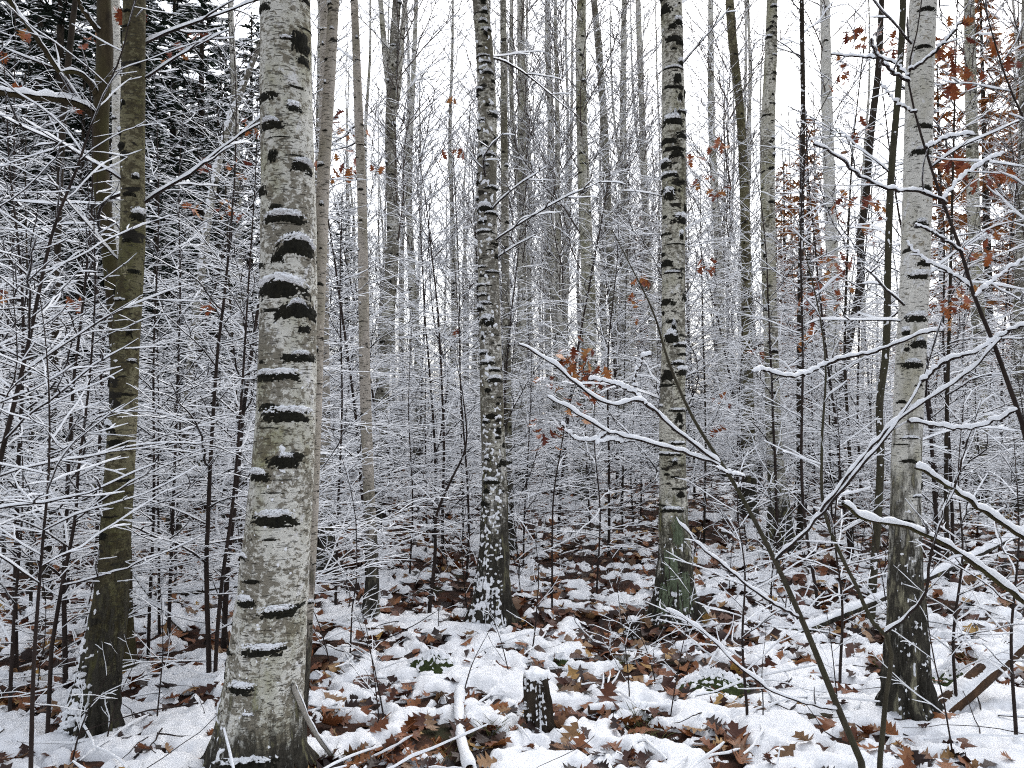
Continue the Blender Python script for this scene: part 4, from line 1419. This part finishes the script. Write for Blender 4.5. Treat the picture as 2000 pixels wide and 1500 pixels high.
for i, ctl in enumerate([[(1774, 150), (1735, 118), (1690, 112), (1620, 108)], [(1775, 160), (1740, 140), (1715, 112), (1700, 80)], [(1788, 220), (1750, 200), (1720, 165)], [(1845, 395), (1800, 375), (1740, 372), (1690, 350), (1640, 310), (1590, 280)],
                         [(1842, 390), (1875, 350), (1920, 320), (1960, 300)], [(1880, 495), (1830, 460), (1790, 440)], [(1905, 580), (1950, 540), (2010, 500)], [(1940, 668), (1990, 640), (2040, 640)], [(1808, 290), (1850, 270), (1900, 262)], [(1776, 140), (1830, 100), (1880, 40)], [(1895, 560), (1850, 530), (1800, 505), (1770, 470)]]):
    px_limb(rt, b, [(x, y, 2.9 - 0.06 * j * (1 if i % 2 else -1)) for j, (x, y) in enumerate(ctl)], 0.0045, 0.002, 850 + i, mat="twig", hs=0.013, level=1, space=0.16, ratio=(0.15, 0.35))
rt, b, P = near_sapling("dark curving stem in the upper right corner", [(2150, 1450, 3.2), (2090, 700, 3.2), (2030, 330, 3.2), (1998, 228, 3.2), (1972, 172, 3.2), (1948, 100, 3.2), (1920, 0, 3.2), (1905, -60, 3.2)], 0.014, 86, 16, 0.9, "twig", lo=0.45, hs=0.012)
rt, b, P = near_sapling("slender sapling leaning between greenish and white birch", [(1600, 1190, 6.5), (1570, 1000, 6.5), (1568, 700, 6.5), (1569, 350, 6.5), (1578, 272, 6.5), (1615, 190, 6.5), (1653, 122, 6.5), (1690, 20, 6.5)], 0.014, 87, 26, 1.0, "twig", lo=0.3, hs=0.011)

near_sapling("fine-twigged low sapling left of the olive leaning stem", [(1460, 1400, 4.1), (1450, 1250, 4.1), (1455, 1120, 4.1), (1440, 980, 4.1), (1450, 880, 4.1)], 0.008, 881, 16, 0.75, lo=0.15)
near_sapling("fine-twigged sapling between the olive stem and the white birch", [(1640, 1330, 4.7), (1645, 1180, 4.7), (1630, 1040, 4.7), (1640, 900, 4.7), (1632, 760, 4.7)], 0.009, 882, 20, 0.9, lo=0.12)
near_sapling("fine-twigged sapling right of the white birch's foot", [(1870, 1400, 4.2), (1862, 1250, 4.2), (1880, 1080, 4.2), (1872, 930, 4.2), (1885, 760, 4.2)], 0.009, 883, 20, 0.85, lo=0.12)
near_sapling("fine-twigged sapling at the lower right edge", [(1985, 1440, 3.8), (1975, 1250, 3.8), (1990, 1050, 3.8), (1980, 850, 3.8)], 0.009, 884, 18, 0.8, lo=0.15)
near_sapling("fine-twigged sapling between centre and banded birch", [(1165, 1160, 7.2), (1172, 1000, 7.2), (1160, 850, 7.2), (1170, 650, 7.2)], 0.010, 885, 22, 1.0, lo=0.1)
near_sapling("fine-twigged sapling left of the centre birch's foot", [(800, 1130, 7.9), (806, 980, 7.9), (798, 800, 7.9), (806, 600, 7.9)], 0.011, 886, 24, 1.1, lo=0.1)

# thick snowy boughs entering from the right
rt = None
for lab, ctl, r0, r1, sd in [("thick snow-covered bough reaching in from the right edge at waist height", [(2080, 1230, 3.5), (2000, 1175, 3.5), (1900, 1100, 3.5), (1810, 1045, 3.45), (1740, 1022, 3.4), (1690, 1015, 3.4), (1645, 985, 3.35)], 0.013, 0.006, 90),
                             ("snow-covered bough slanting down to the right edge above the fallen log", [(2090, 1110, 3.3), (2000, 1052, 3.3), (1930, 1005, 3.3), (1860, 955, 3.3), (1788, 912, 3.3)], 0.011, 0.006, 91)]:
    p0 = np.array(unproject(ctl[0][0], ctl[0][1], ctl[0][2])[0])
    base = np.array([p0[0] + 0.35, p0[1] + 0.05, float(ground_z(p0[0] + 0.35, p0[1]))])
    rt = empty("snowy_bough", tuple(base), lab, "branch")
    m = MB()
    Pst = resample([base + (0.02, 0, -0.05), base + (0.0, 0, 0.3), p0 + (0.12, 0.02, -0.12), p0], 14)
    tube(m, Pst, np.linspace(r0 * 1.25, r0, 14), 8)
    m.build("stem", M["oak_bark"], rt, base)
    px_limb(rt, base, ctl, r0, r1, sd, hs=0.026, level=1, space=0.3, ratio=(0.1, 0.3), hst=0.012)

# ------------------------------------------------------------------ leaves still hanging


def px_pts(seed, n, cx, cy, sx, sy, d, dd):
    rng = random.Random(seed)
    return [unproject(cx + rng.gauss(0, sx), cy + rng.gauss(0, sy), d + rng.uniform(-dd, dd))[0] for _ in range(n)]


rt, b, P = near_sapling("small oak sapling holding a bunch of rust-brown snowy leaves", [(1078, 1065, 6.6), (1082, 960, 6.6), (1095, 880, 6.6), (1110, 800, 6.6), (1130, 730, 6.6), (1140, 665, 6.6)], 0.009, 95, 9, 0.5, "twig", lo=0.3, hs=0.011)
hang_leaves(rt, b, px_pts(1, 30, 1142, 705, 20, 22, 6.5, 0.12) + px_pts(2, 6, 1080, 745, 14, 12, 6.5, 0.12) + px_pts(3, 4, 1108, 785, 8, 8, 6.5, 0.1) + px_pts(4, 4, 1158, 760, 10, 10, 6.5, 0.1) + px_pts(5, 10, 1065, 845, 14, 14, 6.5, 0.1) + px_pts(6, 2, 1150, 815, 8, 8, 6.5, 0.1), 1, 0.45, (0.55, 0.95))


def oak_sapling(label, ctl, r0, seed, nprim, Lmax, clusters, snow_p=0.12):
    rt, b, P = near_sapling(label, ctl, r0, seed, nprim, Lmax, "dark_bark", lo=0.25, hs=0.012, name="oak_sapling", level=2, space=0.2)
    for i, (cx, cy, sx, sy, n, d) in enumerate(clusters):
        hang_leaves(rt, b, px_pts(seed * 10 + i, int(n * 2.2 + 0.5), cx, cy, sx, sy, d, 0.3), seed * 10 + i, snow_p, (0.6, 1.15))


oak_sapling("oak sapling with red leaves behind the white birch, reaching the top", [(1850, 1130, 7.6), (1848, 900, 7.6), (1855, 600, 7.6), (1862, 300, 7.6), (1870, 0, 7.6), (1875, -150, 7.6)], 0.022, 96, 26, 1.5,
            [(1860, 85, 18, 35, 12, 7.4), (1870, 150, 14, 20, 6, 7.4), (1860, 310, 12, 10, 7, 7.4), (1950, 85, 25, 14, 6, 7.6), (1955, 340, 14, 12, 6, 7.6), (1930, 480, 40, 20, 8, 7.6), (1850, 590, 18, 20, 6, 7.4), (1920, 350, 20, 20, 4, 7.4), (1870, 560, 16, 14, 4, 7.4)])
oak_sapling("oak sapling hung with rust leaves left of the white birch", [(1665, 1080, 9.2), (1660, 900, 9.2), (1650, 700, 9.2), (1655, 500, 9.2), (1665, 300, 9.2), (1690, 60, 9.2), (1700, -60, 9.2)], 0.022, 97, 24, 1.5,
            [(1620, 510, 26, 16, 12, 9.0), (1690, 390, 20, 16, 6, 9.0), (1710, 430, 12, 14, 5, 9.0), (1600, 575, 25, 15, 8, 9.0), (1690, 80, 30, 18, 7, 9.2), (1740, 100, 18, 14, 5, 9.2), (1650, 160, 14, 16, 3, 9.2), (1590, 640, 18, 14, 4, 9.0), (1670, 260, 20, 30, 3, 9.2), (1640, 400, 10, 20, 3, 9)])
oak_sapling("thin oak sapling with few rust leaves right of the banded birch", [(1375, 1056, 10.0), (1378, 850, 10.0), (1372, 600, 10.0), (1368, 400, 10.0), (1365, 200, 10.0)], 0.016, 98, 20, 1.1,
            [(1405, 275, 8, 8, 3, 9.8), (1372, 345, 6, 10, 3, 9.8), (1405, 375, 8, 6, 3, 9.8), (1380, 520, 8, 10, 3, 9.8), (1415, 775, 8, 8, 2, 9.8), (1410, 832, 4, 6, 2, 9.8), (1350, 300, 5, 5, 2, 9.8), (1480, 690, 12, 10, 3, 9.8)], 0.05)
oak_sapling("thin oak sapling with scattered leaves left of the banded birch", [(1215, 1042, 10.6), (1218, 850, 10.6), (1222, 600, 10.6), (1230, 400, 10.6)], 0.014, 99, 16, 1.0,
            [(1232, 580, 6, 8, 3, 10.4), (1260, 545, 6, 5, 3, 10.4), (1240, 620, 6, 8, 1, 10.4)], 0.05)
oak_sapling("oak sapling with scattered orange leaves behind the nearest trunk", [(470, 1120, 8.0), (468, 900, 8.0), (450, 600, 8.0), (440, 350, 8.0), (430, 100, 8.0)], 0.018, 100, 20, 1.3,
            [(450, 405, 12, 10, 3, 7.8), (410, 325, 10, 10, 2, 7.8), (488, 240, 6, 8, 2, 7.8), (395, 60, 6, 6, 2, 7.8), (345, 100, 8, 10, 3, 7.8), (385, 400, 10, 6, 2, 7.8), (410, 590, 8, 8, 2, 7.8), (455, 320, 10, 6, 2, 7.8), (680, 320, 25, 14, 7, 8.0), (675, 240, 14, 20, 3, 8.0), (710, 250, 5, 5, 2, 8.0)], 0.05)
oak_sapling("oak sapling with few orange leaves by the dark trunk at left", [(60, 1180, 6.6), (64, 900, 6.6), (55, 600, 6.6), (50, 300, 6.6), (60, 50, 6.6)], 0.014, 101, 18, 1.2,
            [(35, 165, 4, 4, 1, 6.5), (15, 100, 5, 8, 1, 6.5), (158, 200, 4, 4, 1, 6.5), (50, 65, 4, 6, 1, 6.5), (185, 75, 5, 10, 2, 6.5), (10, 560, 5, 6, 1, 6.5), (255, 20, 25, 10, 3, 6.5), (150, 575, 8, 4, 1, 6.5)], 0.0)
oak_sapling("thin oak sapling with a few leaves above the centre", [(905, 1050, 10.2), (900, 800, 10.2), (895, 500, 10.2), (880, 200, 10.2)], 0.014, 102, 16, 1.0,
            [(895, 285, 5, 5, 2, 10), (888, 188, 3, 3, 1, 10), (860, 295, 4, 4, 1, 10), (896, 640, 3, 3, 1, 10), (740, 330, 6, 4, 1, 10), (905, 290, 3, 3, 1, 10)], 0.0)

# ------------------------------------------------------------------ logs, stumps, sticks, mounds


def log_between(name, label, cat, a, c, r0, r1, mat, hs, seed, jag=True, n=40, k=18):
    """a fallen stem from ground point a to point c, snow along the top"""
    nrng = np.random.default_rng(seed)
    a, c = np.array(a, float), np.array(c, float)
    s = np.linspace(0, 1, n)[:, None]
    P = a * (1 - s) + c * s + nrng.normal(0, 1, (1, 3)) * 0.012 * np.sin(s * 3.14)
    rad = np.linspace(r0, r1, n)
    T_, S_, N_ = frames(P, np.array([0, 0, 1.0]))
    ang = np.arange(k) * 2 * math.pi / k
    rr = rad[:, None] * (1 + 0.035 * noise3(np.cos(ang)[None, :] * 2, np.sin(ang)[None, :] * 2, s * 9 + seed))
    if jag:
        e = np.linspace(0, 1, n)[:, None] > 0.95
        rr = rr * np.where(e, 0.75 + 0.5 * noise3(np.cos(ang)[None, :] * 3, np.sin(ang)[None, :] * 3, s * 30), 1)
    V = P[:, None, :] + rr[:, :, None] * (np.cos(ang)[None, :, None] * S_[:, None, :] + np.sin(ang)[None, :, None] * N_[:, None, :])
    V = V.reshape(-1, 3)
    tris = [(0, i + 1, i) for i in range(1, k - 1)] + [((n - 1) * k, (n - 1) * k + i, (n - 1) * k + i + 1) for i in range(1, k - 1)]
    mb = MB()
    mb.add(V, ringquads(n, k), tris)
    base = P[0].copy()
    rt = empty(name, tuple(base), label, cat)
    mb.build("wood", M[mat], rt, base)
    sn = MB()
    P2 = resample(P, n * 3)
    snow_on(sn, P2, np.linspace(r0, r1, n * 3) * 0.85, hs + 0.35 * r0, nrng, True)
    sn.build("snow", M["snow"], rt, base)
    return rt


def gp(px, py, up=0.0):
    d = ground_d(py)
    x = (px - 1000) / F * d / (CP - SP * (750 - py) / F)
    return np.array([x, d, float(ground_z(x, d)) + up])


log_between("fallen_log", "dark brown broken log leaning at the lower right, snow along its top", "log", gp(1835, 1395, 0.02), np.array(unproject(2060, 1190, 4.5)[0]), 0.058, 0.052, "wood", 0.020, 5)
log_between("fallen_branch", "snow-topped fallen branch slanting behind the white birch's foot", "branch", gp(1555, 1240, 0.03), np.array(unproject(2030, 1022, 6.6)[0]), 0.036, 0.026, "birch_far", 0.018, 6)
log_between("fallen_branch", "snow-buried branch lying level right of the small stump", "branch", gp(1150, 1392, 0.035), gp(1470, 1368, -0.01), 0.022, 0.032, "wood", 0.022, 7)
log_between("fallen_branch", "short snow-covered stick pointing at the viewer, lower middle", "branch", gp(898, 1375, 0.06), gp(918, 1515, 0.05), 0.014, 0.018, "wood", 0.035, 8)
log_between("fallen_branch", "snowy stick leaning on the nearest trunk's right foot", "branch", gp(650, 1478, 0.02), np.array(unproject(573, 1340, 3.45)[0]), 0.009, 0.012, "pale_wood", 0.016, 9)
log_between("fallen_branch", "grey dead branch slanting right of the mossy birch's foot", "branch", gp(362, 1236, 0.02), np.array(unproject(250, 1105, 5.9)[0]), 0.016, 0.012, "birch_far", 0.012, 10)
log_between("fallen_branch", "pale leaning dead pole in the thicket behind the mossy birch", "branch", gp(120, 1090, 0.02), np.array(unproject(205, 905, 9.0)[0]), 0.04, 0.03, "birch_far", 0.02, 13)
log_between("fallen_branch", "pale pole leaning right in the thicket left of the nearest trunk", "branch", gp(470, 1080, 0.02), np.array(unproject(368, 858, 9.0)[0]), 0.03, 0.025, "birch_far", 0.025, 14)
log_between("fallen_branch", "snow-covered branch lying behind the fallen leaves left of nearest trunk", "branch", gp(330, 1158, 0.05), gp(480, 1150, 0.06), 0.03, 0.03, "dark_bark", 0.035, 15)


def stump(label, px, py, w, h, seed):
    d = ground_d(py)
    b = gp(px, py)
    r = w / 2 / F * d
    H = h / F * d
    T = Trunk([[b[0], b[1], b[2] - 0.06, r * 1.25], [b[0], b[1], b[2] + H * 0.3, r * 1.02], [b[0] - 0.1 * r, b[1], b[2] + H * 0.7, r * 0.95], [b[0] - 0.2 * r, b[1], b[2] + H, r * 0.85]])
    rt = empty("tree_stump", tuple(b), label, "stump")
    me = T.mesh(b, 32, 40, M["dark_bark"], 0, b[2] - 0.05, b[2] + H, 0.045)
    link("wood", me, rt)
    # snow cap
    u, a = np.meshgrid(np.linspace(0, 1, 10), np.linspace(0, 2 * math.pi, 28), indexing='ij')
    rr = r * 1.02 * np.sin(u * 1.75)
    zz = np.cos(u * 1.75) * H * 0.16 + H * 0.98
    n = 0.45 * r * noise3(np.cos(a) * u * 2.2, np.sin(a) * u * 2.2, seed) * u
    V = np.stack([-0.2 * r + (rr + n) * np.cos(a), (rr + n) * np.sin(a), zz + n], -1)
    mb = MB()
    mb.add(V.reshape(-1, 3), gridquads(10, 28))
    mb.build("snow_cap", M["snow"], rt)
    sp = MB()
    T.speckle(sp, b, -0.4, 1.1, b[2], b[2] + H, 0.30, seed, 60, 60, 0.0, 55, 0.012)
    tag(sp.build("snow_specks", M["snow"], rt, b), None, None, None, "stuff")


stump("small snow-capped stump standing in the lower middle", 1052, 1415, 44, 98, 3)
stump("tiny broken stump left of the banded birch's foot", 1238, 1240, 22, 45, 4)

# mossy hummocks and grass
for lab, px, py, rx, hh, sd in [("green mossy hummock under snow left of the lower middle", 845, 1312, 0.24, 0.12, 1), ("small mossy mound by the leaves behind the little stump", 1090, 1290, 0.10, 0.06, 2), ("dark mossy bank behind the white birch's foot", 1870, 1345, 0.28, 0.12, 4), ("dark hollow bank of moss right of the lower middle", 1395, 1345, 0.25, 0.10, 5)]:
    b = gp(px, py)
    u, a = np.meshgrid(np.linspace(0, 1, 30), np.linspace(0, 2 * math.pi, 60), indexing='ij')
    n = 0.25 * noise2(np.cos(a) * u * 3, np.sin(a) * u * 3, sd) + 0.12 * noise2(np.cos(a) * u * 12, np.sin(a) * u * 12, sd + 3)
    zz = hh * ((1 - u ** 2) * (1 + n) - 0.15) + 0.02 * noise2(np.cos(a) * u * 25, np.sin(a) * u * 25, sd + 5) * (1 - u)
    rt = empty("moss_hummock", tuple(b), lab, "moss")
    mb = MB()
    mb.add(np.stack([rx * u * np.cos(a), rx * 0.7 * u * np.sin(a), zz], -1).reshape(-1, 3), gridquads(30, 60))
    mb.build("moss", M["moss"], rt)
    f = noise2(np.cos(a) * u * rx * 34, np.sin(a) * u * rx * 34, sd + 8) + 0.8 * (0.75 - u) + 0.5 * np.sin(a)
    zs = zz + np.clip(f, -0.3, 0.8) * 0.03
    Qs = gridquads(30, 60)
    Qs = Qs[(f.reshape(-1)[Qs] > -0.15).any(1)]
    mb = MB()
    mb.add(np.stack([rx * u * np.cos(a), rx * 0.7 * u * np.sin(a), zs], -1).reshape(-1, 3), Qs)
    mb.build("snow", M["snow"], rt)

# sticks strewn over the floor
rs = random.Random(51)
nrs = np.random.default_rng(51)
tw, sn = MB(), MB()
for i in range(760):
    y = 2.6 + 15 * rs.random() ** 1.2
    x = rs.uniform(-0.7, 0.7) * y
    z = float(ground_z(x, y)) + max(0.0, float(snow_h(np.array(x), np.array(y)))) + 0.018
    a = rs.uniform(0, 6.28)
    L = rs.uniform(0.12, 0.7)
    P = walk((x, y, z), (math.cos(a), math.sin(a), rs.uniform(-0.05, 0.25)), L, 7, 0.14, 0.0, rs)
    r = rs.uniform(0.0015, 0.005)
    tube(tw, P, np.linspace(r, r * 0.5, 8), 4)
    if rs.random() < 0.6:
        snow_on(sn, P, np.linspace(r, r * 0.5, 8), 0.010, nrs, True)
fs = tag(tw.build("fallen_sticks", M["twig"]), "loose dead twigs strewn over the snowy leaf litter", "twigs", None, "stuff")
sn.build("snow", M["snow"], fs)
gr = MB()
for cx, cy in [(965, 1432), (860, 1480), (1240, 1410), (1270, 1450), (640, 1490), (1730, 1300), (1905, 1300), (1225, 1290), (700, 1225)]:
    b = gp(cx, cy)
    for i in range(26):
        a = rs.uniform(0, 6.28)
        P = walk((b[0] + rs.gauss(0, 0.04), b[1] + rs.gauss(0, 0.04), b[2] - 0.005), (math.cos(a) * 0.6, math.sin(a) * 0.6, 0.8), rs.uniform(0.06, 0.14), 5, 0.1, -0.12, rs)
        tube(gr, P, np.linspace(0.0022, 0.0006, 6), 3)
tag(gr.build("grass", M["grass"]), "sparse tufts of faded grass poking from the snow", "grass", None, "stuff")

# twigs, needles and the snow on them are too fine to pick apart one by one
for o in COL.objects:
    if o.type == 'MESH' and o.parent and o.name.split('.')[0] in ("twigs", "twig_snow", "crown", "needles", "snow"):
        if not (o.name.startswith("snow") and o.parent.name.split('.')[0] == "leaf"):
            o["kind"] = "stuff"
